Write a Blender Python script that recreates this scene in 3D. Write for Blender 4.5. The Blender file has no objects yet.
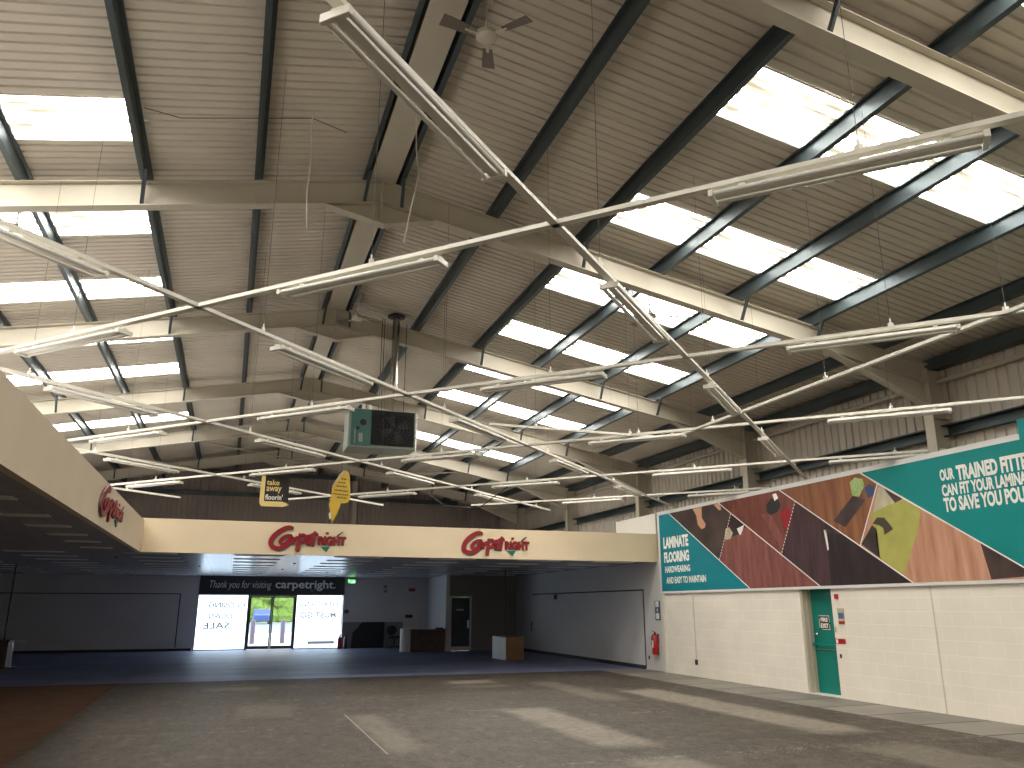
import bpy, bmesh, math, random
from mathutils import Vector, Matrix
random.seed(7)
C = bpy.context.scene.collection
R = math.radians

# ------------------------------------------------------------------ materials
def nt_new(name):
    m = bpy.data.materials.new(name); m.use_nodes = True
    nt = m.node_tree
    return m, nt, nt.nodes['Principled BSDF']

def mat(name, col, rough=.6, metal=0., spec=.5, var=0., scale=3., col2=None, bump=0., bscale=60., stretch=(1, 1, 1), detail=4.):
    """principled with a procedural two-tone noise (col -> col2 or darkened col)"""
    m, nt, b = nt_new(name)
    b.inputs['Roughness'].default_value = rough
    b.inputs['Metallic'].default_value = metal
    b.inputs['Specular IOR Level'].default_value = spec
    tc = nt.nodes.new('ShaderNodeTexCoord'); mp = nt.nodes.new('ShaderNodeMapping')
    mp.inputs['Scale'].default_value = stretch
    nt.links.new(tc.outputs['Object'], mp.inputs['Vector'])
    n = nt.nodes.new('ShaderNodeTexNoise'); n.inputs['Scale'].default_value = scale; n.inputs['Detail'].default_value = detail
    nt.links.new(mp.outputs['Vector'], n.inputs['Vector'])
    r = nt.nodes.new('ShaderNodeValToRGB')
    c2 = col2 if col2 else tuple(c * (1 - var) for c in col)
    r.color_ramp.elements[0].position = .3; r.color_ramp.elements[0].color = (*c2, 1)
    r.color_ramp.elements[1].position = .7; r.color_ramp.elements[1].color = (*col, 1)
    nt.links.new(n.outputs['Fac'], r.inputs['Fac']); nt.links.new(r.outputs['Color'], b.inputs['Base Color'])
    if bump:
        n2 = nt.nodes.new('ShaderNodeTexNoise'); n2.inputs['Scale'].default_value = bscale
        nt.links.new(tc.outputs['Object'], n2.inputs['Vector'])
        bp = nt.nodes.new('ShaderNodeBump'); bp.inputs['Strength'].default_value = bump; bp.inputs['Distance'].default_value = .01
        nt.links.new(n2.outputs['Fac'], bp.inputs['Height']); nt.links.new(bp.outputs['Normal'], b.inputs['Normal'])
    return m

def emit_mat(name, col, s, col2=None, scale=(1, 1, 1), nscale=4., lo=.4, hi=.6, s2=None, base=(.7, .7, .68)):
    m, nt, b = nt_new(name)
    b.inputs['Base Color'].default_value = (*base, 1); b.inputs['Roughness'].default_value = .5
    tc = nt.nodes.new('ShaderNodeTexCoord'); mp = nt.nodes.new('ShaderNodeMapping'); mp.inputs['Scale'].default_value = scale
    n = nt.nodes.new('ShaderNodeTexNoise'); n.inputs['Scale'].default_value = nscale; n.inputs['Detail'].default_value = 3
    r = nt.nodes.new('ShaderNodeValToRGB')
    a = tuple(c * (s2 if s2 else s) for c in (col2 or col)); bb = tuple(c * s for c in col)
    r.color_ramp.elements[0].position = lo; r.color_ramp.elements[0].color = (*a, 1)
    r.color_ramp.elements[1].position = hi; r.color_ramp.elements[1].color = (*bb, 1)
    nt.links.new(tc.outputs['Object'], mp.inputs['Vector']); nt.links.new(mp.outputs['Vector'], n.inputs['Vector'])
    nt.links.new(n.outputs['Fac'], r.inputs['Fac']); nt.links.new(r.outputs['Color'], b.inputs['Emission Color'])
    b.inputs['Emission Strength'].default_value = 1.
    return m

def brick_mat(name, col, col2, mortar, bw, bh, ms, rough=.7, axes='YZ', spec=.4, bump=.3, offset=.5, dirt=0.):
    m, nt, b = nt_new(name)
    b.inputs['Roughness'].default_value = rough; b.inputs['Specular IOR Level'].default_value = spec
    tc = nt.nodes.new('ShaderNodeTexCoord'); sp = nt.nodes.new('ShaderNodeSeparateXYZ'); cb = nt.nodes.new('ShaderNodeCombineXYZ')
    nt.links.new(tc.outputs['Object'], sp.inputs[0])
    nt.links.new(sp.outputs[axes[0]], cb.inputs['X']); nt.links.new(sp.outputs[axes[1]], cb.inputs['Y'])
    k = nt.nodes.new('ShaderNodeTexBrick')
    for nme, v in (('Color1', (*col, 1)), ('Color2', (*col2, 1)), ('Mortar', (*mortar, 1)), ('Scale', 1.), ('Mortar Size', ms),
                   ('Mortar Smooth', .3), ('Brick Width', bw), ('Row Height', bh)):
        k.inputs[nme].default_value = v
    k.offset = offset
    nt.links.new(cb.outputs[0], k.inputs['Vector'])
    out = k.outputs['Color']
    if dirt:
        n = nt.nodes.new('ShaderNodeTexNoise'); n.inputs['Scale'].default_value = 1.3; n.inputs['Detail'].default_value = 5
        nt.links.new(tc.outputs['Object'], n.inputs['Vector'])
        rr = nt.nodes.new('ShaderNodeMapRange'); rr.inputs[1].default_value = .35; rr.inputs[2].default_value = .65
        rr.inputs[3].default_value = 1 - dirt; rr.inputs[4].default_value = 1
        nt.links.new(n.outputs['Fac'], rr.inputs[0])
        mx = nt.nodes.new('ShaderNodeVectorMath'); mx.operation = 'SCALE'
        nt.links.new(out, mx.inputs[0]); nt.links.new(rr.outputs[0], mx.inputs['Scale']); out = mx.outputs[0]
    nt.links.new(out, b.inputs['Base Color'])
    bp = nt.nodes.new('ShaderNodeBump'); bp.inputs['Strength'].default_value = bump; bp.inputs['Distance'].default_value = .006; bp.invert = True
    nt.links.new(k.outputs['Fac'], bp.inputs['Height']); nt.links.new(bp.outputs['Normal'], b.inputs['Normal'])
    return m

def floor_mat(name):
    """worn grey-brown floor: noise mottling, tile-size glue grid, paler soft-edged rectangles, white scuffs"""
    m, nt, b = nt_new(name)
    b.inputs['Roughness'].default_value = .62; b.inputs['Specular IOR Level'].default_value = .35
    N = nt.nodes.new; L = nt.links.new
    tc = N('ShaderNodeTexCoord')
    def noise(scale, detail=4, st=(1, 1, 1)):
        mp = N('ShaderNodeMapping'); mp.inputs['Scale'].default_value = st; L(tc.outputs['Object'], mp.inputs['Vector'])
        n = N('ShaderNodeTexNoise'); n.inputs['Scale'].default_value = scale; n.inputs['Detail'].default_value = detail
        L(mp.outputs['Vector'], n.inputs['Vector']); return n.outputs['Fac']
    def mrange(v, a, bb, c, d):
        r = N('ShaderNodeMapRange'); L(v, r.inputs[0])
        for i, x in enumerate((a, bb, c, d)): r.inputs[i + 1].default_value = x
        return r.outputs[0]
    def mth(op, a, bb=None):
        k = N('ShaderNodeMath'); k.operation = op
        for i, x in enumerate((a, bb)):
            if x is None: continue
            if isinstance(x, (int, float)): k.inputs[i].default_value = x
            else: L(x, k.inputs[i])
        return k.outputs[0]
    def mix(f, a, bb):
        k = N('ShaderNodeMix'); k.data_type = 'RGBA'
        L(f, k.inputs[0])
        for i, x in ((6, a), (7, bb)):
            if isinstance(x, tuple): k.inputs[i].default_value = (*x, 1)
            else: L(x, k.inputs[i])
        return k.outputs[2]
    base = mix(mrange(noise(.9, 5), .35, .65, 0, 1), FL_A, FL_B)
    base = mix(mrange(noise(26, 4), .42, .72, 0, .6), base, FL_C)
    base = mix(mrange(noise(9, 6, (1, .5, 1)), .48, .68, 0, .75), base, (.022, .017, .012))
    base = mix(mrange(noise(5, 6, (1, .6, 1)), .52, .72, 0, .45), base, FL_C)
    sp = N('ShaderNodeSeparateXYZ'); L(tc.outputs['Object'], sp.inputs[0])
    wob = mth('MULTIPLY', mth('SUBTRACT', noise(2.2, 5), .5), .3)
    X = mth('ADD', sp.outputs['X'], wob); Y = mth('ADD', sp.outputs['Y'], mth('MULTIPLY', wob, 1.3))
    tot = None
    for (x0, x1, y0, y1, w) in PATCH:
        fx = mth('MULTIPLY', mrange(X, x0 - .1, x0 + .12, 0, 1), mrange(X, x1 - .12, x1 + .1, 1, 0))
        fy = mth('MULTIPLY', mrange(Y, y0 - .2, y0 + .3, 0, 1), mrange(Y, y1 - .3, y1 + .2, 1, 0))
        f = mth('MULTIPLY', mth('MULTIPLY', fx, fy), w)
        tot = f if tot is None else mth('MAXIMUM', tot, f)
    pn = mth('MULTIPLY', tot, mrange(noise(9, 4), .3, .6, .55, 1))
    base = mix(pn, base, FL_P)
    # glue seams across, every 3.66 m, and chips of white along them
    wv = mth('FRACT', mth('DIVIDE', mth('ADD', mth('ADD', sp.outputs['Y'], mth('MULTIPLY', wob, .12)), .35), 3.66))
    seam = mth('MULTIPLY', mrange(mth('ABSOLUTE', mth('SUBTRACT', wv, .5)), .0, .012, 1, 0), mrange(noise(6, 3), .52, .64, 0, .45))
    base = mix(seam, base, (.42, .39, .33))
    zone = mrange(mth('ABSOLUTE', mth('SUBTRACT', wv, .5)), .0, .14, 1, .0)
    chips = mth('MULTIPLY', mrange(noise(38, 2, (1, .6, 1)), .655, .69, 0, 1), mth('MULTIPLY', zone, mrange(noise(1.1, 3), .42, .6, 0, 1)))
    base = mix(chips, base, (.55, .52, .46))
    fleck = mrange(noise(75, 2, (1, .5, 1)), .66, .72, 0, .5)
    base = mix(fleck, base, (.34, .30, .25))
    dark = mrange(noise(.45, 3, (1, 1, 1)), .55, .75, 0, .45)
    base = mix(dark, base, (.03, .024, .02))
    L(base, b.inputs['Base Color'])
    bp = N('ShaderNodeBump'); bp.inputs['Strength'].default_value = .35; bp.inputs['Distance'].default_value = .01
    L(noise(70, 3), bp.inputs['Height']); L(bp.outputs['Normal'], b.inputs['Normal'])
    return m

FL_A = (.026, .020, .0135); FL_B = (.058, .045, .032); FL_C = (.15, .125, .097); FL_P = (.25, .218, .17)
PATCH = [(4.45, 5.25, 9.6, 13.6, .75), (1.95, 2.4, 10.1, 13.6, .5), (4.85, 5.9, 18.2, 19.0, .85), (4.8, 5.9, 17.35, 17.75, .6),
         (7.7, 8.6, 9.6, 15.8, .85), (6.6, 7.2, 14.2, 18.2, .35), (4.3, 5.1, 5.5, 8.8, .6), (.3, 1.2, 13.8, 15.5, .25), (-.3, .8, 18.3, 18.9, .4), (7.3, 8.3, 4, 8.8, .4)]

M = {}
M['deck'] = mat('roof_liner', (.60, .54, .44), .55, var=.16, scale=.8, stretch=(1, 1, 1))
M['steel'] = mat('beige_steel', (.50, .455, .36), .5, var=.1, scale=1.5)
M['purlin'] = mat('galvanised_purlin', (.075, .098, .105), .42, metal=.45, var=.35, scale=2, stretch=(1, .3, 1))
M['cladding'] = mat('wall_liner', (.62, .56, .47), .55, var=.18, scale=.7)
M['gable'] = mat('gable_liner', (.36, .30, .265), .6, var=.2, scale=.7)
M['skylight'] = emit_mat('rooflight_grp', (1., .965, .90), 9.2, (1., .89, .70), (.35, 3.4, 1), 2.6, .43, .57, .22, (.5, .48, .44))
def rib_stripes(m):
    """each raised rib of the translucent sheet has a dimmer band painted into its glow colour"""
    nt = m.node_tree; b = nt.nodes['Principled BSDF']; N = nt.nodes.new; L = nt.links.new
    src = b.inputs['Emission Color'].links[0].from_socket
    g = N('ShaderNodeNewGeometry'); sp = N('ShaderNodeSeparateXYZ'); L(g.outputs['Position'], sp.inputs[0])
    a = N('ShaderNodeMath'); a.operation = 'ADD'; L(sp.outputs['Y'], a.inputs[0]); a.inputs[1].default_value = 5.95
    d = N('ShaderNodeMath'); d.operation = 'DIVIDE'; L(a.outputs[0], d.inputs[0]); d.inputs[1].default_value = .15
    f = N('ShaderNodeMath'); f.operation = 'FRACT'; L(d.outputs[0], f.inputs[0])
    r_ = N('ShaderNodeMapRange'); L(f.outputs[0], r_.inputs[0])
    for i, x in enumerate((.66, .72, 0, .9)): r_.inputs[i + 1].default_value = x
    mx = N('ShaderNodeMix'); mx.data_type = 'RGBA'; L(r_.outputs[0], mx.inputs[0]); L(src, mx.inputs[6]); mx.inputs[7].default_value = (.105, .088, .058, 1)
    L(mx.outputs[2], b.inputs['Emission Color'])
rib_stripes(M['skylight'])
M['block'] = brick_mat('painted_block', (.84, .775, .665), (.82, .755, .645), (.90, .85, .76), .44, .225, .006, .55, 'YZ', bump=.3, dirt=.06)
M['plaster'] = mat('grey_plaster', (.72, .69, .66), .6, var=.08, scale=1)
M['plaster_white'] = mat('white_plaster', (.74, .70, .62), .6, var=.05, scale=1)
M['endwall'] = mat('end_wall_paint', (.74, .70, .69), .65, var=.08, scale=.8)
M['darkwall'] = mat('dark_wall_paint', (.30, .28, .25), .7, var=.12, scale=.8)
M['fascia'] = mat('fascia_beige', (.86, .71, .49), .55, var=.05, scale=1.5)
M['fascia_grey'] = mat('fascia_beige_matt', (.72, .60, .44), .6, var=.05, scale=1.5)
M['tile'] = brick_mat('ceiling_tile', (.50, .49, .50), (.49, .48, .49), (.34, .33, .34), .6, .6, .012, .26, 'XY', spec=.75, bump=.05, offset=0.)
M['trim'] = mat('white_trim', (.72, .71, .68), .45, var=.05)
M['white'] = mat('white_enamel', (.80, .77, .68), .38, var=.06, scale=6)
M['diffuser'] = mat('louvre_white', (.8, .8, .82), .5, var=.04)
M['tube'] = mat('lamp_tube', (.72, .71, .66), .18, var=.03)
M['floor'] = floor_mat('worn_floor')
M['carpet_blue'] = mat('blue_grey_carpet', (.20, .22, .35), .5, var=.45, scale=.7, bump=.15, bscale=90, spec=.5, stretch=(.6, 1.6, 1))
M['carpet_brown'] = mat('brown_carpet', (.145, .08, .052), .9, var=.25, scale=2.5, bump=.4, bscale=90, spec=.1)
M['strip_tile'] = brick_mat('edge_tiles', (.26, .235, .20), (.21, .19, .165), (.045, .036, .03), 1.1, 1.6, .03, .6, 'YX', bump=.3, offset=0., dirt=.25)
M['teal'] = mat('teal_print', (.0, .245, .235), .5, var=.05, spec=.3)
M['teal_b'] = mat('teal_blue_print', (.0, .22, .27), .5, var=.05, spec=.3)
M['door_teal'] = mat('teal_door_paint', (.0, .20, .155), .4, var=.1, scale=2)
M['print_white'] = mat('white_print', (.88, .86, .80), .5)
M['navy'] = mat('navy_board', (.012, .02, .04), .35, var=.1)
M['red'] = mat('red_letter', (.33, .003, .015), .4, var=.1)
M['letter_return_shadow'] = mat('letter_return_shadow', (.10, .085, .07), .5, var=.2)  # dark tone for letter sides and their painted shadow, reused on the swash
M['green_tri'] = mat('green_letter', (.0, .18, .13), .4)
M['red_dark'] = mat('dark_red_letter', (.24, .01, .02), .5, var=.1)
M['yellow'] = mat('yellow_board', (.70, .45, .04), .45, var=.1)
M['yellow_pale'] = mat('pale_yellow_print', (.85, .66, .25), .45)
M['sign_dark'] = mat('sign_charcoal', (.02, .017, .018), .5, var=.1)
M['black'] = mat('black_plastic', (.01, .01, .012), .5, var=.1)
M['ink'] = mat('black_ink', (.06, .04, .02), .6)
M['heater_green'] = mat('heater_green', (.045, .135, .115), .4, var=.15, scale=4)
M['heater_dark'] = mat('heater_charcoal', (.006, .007, .007), .75, var=.2)
M['heater_grey'] = mat('heater_edge', (.22, .27, .235), .4, var=.1)
M['stainless'] = mat('flue_steel', (.42, .40, .36), .22, metal=.95, var=.2, scale=3, stretch=(1, 1, .4))
M['dark_steel'] = mat('dark_steel', (.05, .05, .05), .4, metal=.6)
M['wire'] = mat('wire', (.10, .09, .08), .5, metal=.4)
M['scratch'] = mat('pale_scratch', (.26, .235, .2), .7)
M['cable'] = mat('pale_cable', (.62, .58, .5), .5)
M['fan'] = mat('fan_body', (.60, .56, .46), .4, var=.08)
M['fan_blade'] = mat('fan_blade', (.17, .14, .12), .45, var=.15)
M['frame'] = mat('grey_door_frame', (.10, .105, .12), .35, metal=.3, var=.1)
M['extinguisher'] = mat('red_enamel', (.45, .012, .012), .3, var=.1)
M['chrome'] = mat('chrome', (.7, .7, .72), .15, metal=1.)
M['wood'] = mat('counter_wood', (.20, .095, .042), .5, var=.35, scale=4, stretch=(1, 1, 6))
M['wood_dark'] = mat('dark_wood', (.12, .06, .045), .5, var=.35, scale=4)
M['wood_light'] = mat('light_wood', (.24, .125, .04), .5, var=.2, scale=4, stretch=(1, 1, 6))
M['jamb'] = mat('jamb_strips', (.62, .55, .42), .5, var=.3, scale=3, stretch=(30, 30, .2))
M['navy_door'] = mat('navy_door', (.012, .035, .06), .4, var=.1)
M['panel_line'] = mat('dark_line', (.03, .03, .035), .6)
M['crack'] = mat('joint_sealant', (.60, .55, .46), .6)
M['blue_sign'] = mat('blue_notice', (.09, .14, .30), .4)
M['exit_green'] = emit_mat('exit_lamp', (.3, 1., .3), .5, (.1, .75, .2), (1, 1, 1), 9, .4, .6, .25)
M['frost'] = emit_mat('whitewashed_glass', (.66, .83, 1.), .95, (.66, .83, 1.), (1, 1, 1.4), .9, .35, .6, .75)
M['writing'] = emit_mat('window_lettering', (.62, .74, .80), .05, (.62, .74, .8), (1, 1, 1), 4, .4, .6, .03)
M['asphalt'] = mat('car_park', (.62, .62, .60), .8, var=.1)
M['road'] = mat('road_band', (.26, .30, .40), .8, var=.1)
M['leaf'] = mat('hedge_leaf', (.20, .34, .05), .7, col2=(.10, .18, .03), scale=3)
M['car_blue'] = mat('car_blue', (.05, .10, .30), .3)
M['glass_dark'] = mat('car_glass', (.02, .02, .03), .1)
M['post'] = mat('purple_grey_post', (.16, .13, .19), .5)
# printed floor pictures
def plank(name, a, b, st): return mat(name, a, .45, col2=b, scale=1.6, stretch=st, spec=.3, detail=6)
M['pr_dark'] = plank('print_dark_floor', (.10, .065, .055), (.035, .022, .022), (1, 1, 1))
M['pr_red'] = plank('print_red_floor', (.30, .105, .085), (.16, .05, .04), (1, 5, .7))
M['pr_red2'] = plank('print_red_floor_dark', (.25, .08, .055), (.12, .03, .022), (1, 3, .7))
M['pr_black'] = plank('print_black_floor', (.04, .024, .026), (.018, .012, .014), (1, 3, .7))
M['pr_plum'] = plank('print_plum_floor', (.085, .042, .045), (.04, .02, .024), (1, 6, .7))
M['pr_oak'] = plank('print_oak_floor', (.34, .14, .06), (.17, .06, .028), (1, 5, .5))
M['pr_pale'] = plank('print_pale_floor', (.66, .36, .24), (.42, .19, .11), (1, 4, .5))
M['skin'] = mat('print_skin', (.62, .32, .20), .5)
M['pr_shirt'] = mat('print_green_shirt', (.46, .44, .10), .5, var=.2, scale=3)
M['pr_green'] = mat('print_green_toy', (.25, .42, .10), .5, col2=(.5, .6, .3), scale=12)
M['pr_blue'] = mat('print_blue_toy', (.03, .06, .16), .5)
M['pr_cream'] = mat('print_cream', (.62, .55, .38), .5, var=.3, scale=6)

# ------------------------------------------------------------------ mesh builder
def wl(o):
    v = Vector((0, 0, 0))
    while o: v += o.location; o = o.parent
    return v

class MB:
    def __init__(s): s.v = []; s.f = []; s.mi = []; s.m = 0
    def add(s, vs, fs):
        n = len(s.v); s.v += [Vector(v) for v in vs]; s.f += [tuple(i + n for i in f) for f in fs]; s.mi += [s.m] * len(fs); return s
    def box(s, x0, x1, y0, y1, z0, z1):
        vs = [(x, y, z) for z in (z0, z1) for y in (y0, y1) for x in (x0, x1)]
        return s.add(vs, [(0, 2, 3, 1), (4, 5, 7, 6), (0, 1, 5, 4), (2, 6, 7, 3), (0, 4, 6, 2), (1, 3, 7, 5)])
    def bar(s, p, q, w, h, up=(0, 0, 1)):
        p, q = Vector(p), Vector(q); d = (q - p).normalized(); u = Vector(up)
        r = d.cross(u)
        if r.length < 1e-4: r = d.cross(Vector((1, 0, 0)))
        r.normalize(); u = r.cross(d).normalized()
        vs = [e + r * (a * w / 2) + u * (b * h / 2) for e in (p, q) for a, b in ((-1, -1), (1, -1), (1, 1), (-1, 1))]
        return s.add(vs, [(3, 2, 1, 0), (4, 5, 6, 7), (0, 1, 5, 4), (1, 2, 6, 5), (2, 3, 7, 6), (3, 0, 4, 7)])
    def tube(s, pts, r, n=10, cap=True):
        pts = [Vector(p) for p in pts]; rr = r if isinstance(r, (list, tuple)) else [r] * len(pts)
        rings = []; base = len(s.v); vs = []; prev = None
        for i, p in enumerate(pts):
            d = (pts[min(i + 1, len(pts) - 1)] - pts[max(i - 1, 0)]).normalized()
            a = prev if prev is not None else (Vector((0, 0, 1)) if abs(d.z) < .9 else Vector((1, 0, 0)))
            x = (a - d * a.dot(d)).normalized(); y = d.cross(x); prev = x
            vs += [p + (x * math.cos(2 * math.pi * k / n) + y * math.sin(2 * math.pi * k / n)) * rr[i] for k in range(n)]
        fs = [(i * n + k, i * n + (k + 1) % n, (i + 1) * n + (k + 1) % n, (i + 1) * n + k) for i in range(len(pts) - 1) for k in range(n)]
        if cap: fs += [tuple(range(n))[::-1], tuple((len(pts) - 1) * n + k for k in range(n))]
        return s.add(vs, fs)
    def lathe(s, c, prof, n=20, axis='Z'):
        c = Vector(c); vs = []
        for r, h in prof:
            for k in range(n):
                a = 2 * math.pi * k / n; x, y = r * math.cos(a), r * math.sin(a)
                vs.append(c + {'Z': Vector((x, y, h)), 'Y': Vector((x, h, y)), 'X': Vector((h, x, y))}[axis])
        m = len(prof)
        fs = [(i * n + k, i * n + (k + 1) % n, (i + 1) * n + (k + 1) % n, (i + 1) * n + k) for i in range(m - 1) for k in range(n)]
        fs += [tuple(range(n))[::-1], tuple((m - 1) * n + k for k in range(n))]
        return s.add(vs, fs)
    def prism(s, poly, d):
        """poly: list of 3d points (planar); extruded by vector d"""
        n = len(poly); d = Vector(d); vs = [Vector(p) for p in poly] + [Vector(p) + d for p in poly]
        return s.add(vs, [tuple(range(n))[::-1], tuple(range(n, 2 * n))] + [(i, (i + 1) % n, n + (i + 1) % n, n + i) for i in range(n)])
    def build(s, name, m, parent=None, bevel=0., smooth=False, origin=None):
        me = bpy.data.meshes.new(name)
        if parent is not None: off = wl(parent)
        elif origin is not None: off = Vector(origin)
        else:
            xs = [v.x for v in s.v]; ys = [v.y for v in s.v]; zs = [v.z for v in s.v]
            off = Vector(((min(xs) + max(xs)) / 2, (min(ys) + max(ys)) / 2, min(zs)))
        me.from_pydata([v - off for v in s.v], [], s.f)
        for mm in (m if isinstance(m, (list, tuple)) else [m]): me.materials.append(M[mm])
        for p, i in zip(me.polygons, s.mi): p.material_index = i
        bm = bmesh.new(); bm.from_mesh(me); bmesh.ops.recalc_face_normals(bm, faces=bm.faces); bm.to_mesh(me); bm.free()
        if smooth:
            for p in me.polygons: p.use_smooth = True
            try: me.set_sharp_from_angle(angle=R(40))
            except Exception: pass
        o = bpy.data.objects.new(name, me); C.objects.link(o)
        if parent is not None: o.parent = parent
        else: o.location = off
        if bevel:
            b = o.modifiers.new('bevel', 'BEVEL'); b.width = bevel; b.segments = 2; b.limit_method = 'ANGLE'
        return o

def tag(o, label, cat, group=None, kind=None):
    if label: o['label'] = label
    if cat: o['category'] = cat
    if group: o['group'] = group
    if kind: o['kind'] = kind
    return o
def thing(name, label, cat, loc, group=None):
    o = bpy.data.objects.new(name, None); C.objects.link(o); o.location = loc; o.empty_display_size = .2
    return tag(o, label, cat, group)
def struct(mb, name, m, label=None, cat=None, parent=None, **k):
    o = mb.build(name, m, parent, **k)
    if parent is None: tag(o, label, cat, None, 'structure')
    return o
def copy_thing(root, loc, rotz, label):
    r = root.copy(); C.objects.link(r); r.location = loc; r.rotation_euler = (0, 0, rotz); r['label'] = label
    for ch in root.children:
        c = ch.copy(); C.objects.link(c); c.parent = r
        for g in ch.children:
            d = g.copy(); C.objects.link(d); d.parent = c
    return r

def text(name, body, m, org, u, v, w, h, parent, depth=.004, offset=0., shear=0., lift=0., mirror=False):
    """lettering fitted into a w x h box with its lower-left corner at org, u = reading direction, v = up"""
    cu = bpy.data.curves.new('t', 'FONT'); cu.body = body; cu.size = 1; cu.offset = offset; cu.shear = shear; cu.resolution_u = 3
    ob = bpy.data.objects.new('t', cu); C.objects.link(ob)
    bpy.context.view_layer.update()
    me = bpy.data.meshes.new_from_object(ob.evaluated_get(bpy.context.evaluated_depsgraph_get()))
    bpy.data.objects.remove(ob)
    xs = [q.co.x for q in me.vertices]; ys = [q.co.y for q in me.vertices]
    x0, x1, y0, y1 = min(xs), max(xs), min(ys), max(ys)
    u, v = Vector(u).normalized(), Vector(v).normalized(); n = u.cross(v).normalized()
    org = Vector(org)
    mb = MB()
    P = []
    for q in me.vertices:
        a = (q.co.x - x0) / (x1 - x0); b = (q.co.y - y0) / (y1 - y0)
        if mirror: a = 1 - a
        P.append(org + u * a * w + v * b * h + n * lift)
    fs = [tuple(p.vertices) for p in me.polygons]
    if depth > 0:
        k = len(P); edges = {}
        for f in fs:
            for i in range(len(f)):
                e = (f[i], f[(i + 1) % len(f)]); edges[e] = 1
        side = [(a, b, b + k, a + k) for (a, b) in edges if (b, a) not in edges]
        mb.add(P + [p + n * depth for p in P], [tuple(i + k for i in f) for f in fs] + side)
    else: mb.add(P, fs)
    bpy.data.meshes.remove(me)
    return mb.build(name, m, parent)

# ------------------------------------------------------------------ dimensions
RX, SL = 1.6, .187                    # ridge position, roof slope
XL, XR = -8.3, 11.0                   # left wall, face of the block wall
Y0, Y1 = -5.95, 35.9                   # back and front gable
def zr(x, z): return z - SL * abs(x - RX)
Z_RB, Z_RT, Z_DK = 7.25, 7.61, 7.815  # rafter bottom, rafter top, deck at ridge
ZC = 2.84                             # low suspended ceiling
YF, XF = 19.8, -1.93                  # front fascia plane and left fascia plane

# ------------------------------------------------------------------ floor
def slab(x0, x1, y0, y1, name, m, label):
    return struct(MB().box(x0, x1, y0, y1, -.12, 0), name, m, label, 'floor', origin=(0, 0, 0))
slab(-2.12, 9.6, Y0, 20.75, 'floor', 'floor', 'large worn grey brown floor with pale patches in the middle of the hall')
slab(9.6, 11.7, Y0, 20.75, 'floor', 'strip_tile', 'strip of grey floor tiles along the foot of the white block wall')
slab(XL, -2.12, Y0, 20.75, 'floor', 'carpet_brown', 'brown carpet on the left under the low ceiling')
slab(XL, 11.7, 20.75, 35.15, 'floor', 'carpet_blue', 'blue grey carpet in front of the bright shop windows')

tag(MB().box(1.90, 1.92, 10.0, 13.75, 0, .003).build('floor_line', 'scratch'), 'thin pale straight line left on the worn floor at lower left', 'floor mark')
tag(MB().box(3.9, 5.5, 13.55, 13.57, 0, .003).build('floor_line', 'scratch'), 'thin pale seam line across the worn floor in front of the block wall', 'floor mark')
# ------------------------------------------------------------------ roof deck with rooflights
PITCH, DEP = .15, .022
purX = [3.3, 4.7, 6.1, 7.52, 8.95, 10.37]
rows = [6.05 + d for d in (0, 2.8, 5.58, 8.28, 11.0, 13.6, 16.35, 18.95)]
rows = [Y0 + round((y - Y0) / PITCH) * PITCH for y in rows]
back_rows = [Y0 + round((y - Y0) / PITCH) * PITCH for y in (-4.8, -2.1, .6, 3.3)]
sky_rows = back_rows + rows
def rib_profile(ya, yb):
    out = []; k0 = round((ya - Y0) / PITCH); k1 = round((yb - Y0) / PITCH)
    for k in range(k0, k1):
        y = Y0 + k * PITCH
        out += [(y, 0.), (y + .102, 0.), (y + .112, DEP), (y + .140, DEP)]
    out.append((Y0 + k1 * PITCH, 0.))
    return out
def deck_strip(mb, xa, xb, ya, yb, z, lift=0.):
    pr = rib_profile(ya, yb); vs = []
    for y, d in pr:
        vs += [(xa, y, zr(xa, z) + d + lift), (xb, y, zr(xb, z) + d + lift)]
    mb.add(vs, [(2 * i, 2 * i + 1, 2 * i + 3, 2 * i + 2) for i in range(len(pr) - 1)])
YE = Y0 + math.ceil((36.1 - Y0) / PITCH) * PITCH
for side, s in (('right', 1), ('left', -1)):
    mx = lambda x: RX + s * (x - RX)
    mb = MB()
    deck_strip(mb, RX, mx(4.7), Y0, YE, Z_DK); deck_strip(mb, mx(8.95), mx(11.9), Y0, YE, Z_DK)
    cur = Y0
    for y in sky_rows:
        deck_strip(mb, mx(4.7), mx(8.95), cur, y, Z_DK); cur = y + 6 * PITCH
    deck_strip(mb, mx(4.7), mx(8.95), cur, YE, Z_DK)
    struct(mb, 'ceiling', 'deck', 'corrugated beige roof lining on the %s slope of the hall' % side, 'ceiling', origin=(0, 0, 0))

ordn = ['first', 'second', 'third', 'fourth', 'fifth', 'sixth', 'seventh', 'eighth', 'ninth']
bayname = ['nearest the ridge', 'middle of row', 'nearest the eaves']
for side, s in (('right', 1), ('left', -1)):
    mx = lambda x: RX + s * (x - RX)
    for ri, y in enumerate(sky_rows):
        for b, (xa, xb) in enumerate(((4.7, 6.1), (6.1, 7.52), (7.52, 8.95))):
            mb = MB(); deck_strip(mb, mx(xa + .012), mx(xb - .012), y, y + 6 * PITCH, Z_DK, -.003)
            o = mb.build('roof_light', 'skylight', origin=(mx((xa + xb) / 2), y + .45, zr((xa + xb) / 2, Z_DK)))
            k = ri - len(back_rows)
            if k >= 0: lab = 'glowing roof light on the %s slope, %s row from the front, %s' % (side, ordn[k], bayname[b])
            else: lab = 'glowing roof light, %s slope, %s row overhead behind view, %s' % (side, ordn[-k - 1], bayname[b])
            tag(o, lab, 'skylight', 'corrugated roof lights')

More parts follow.
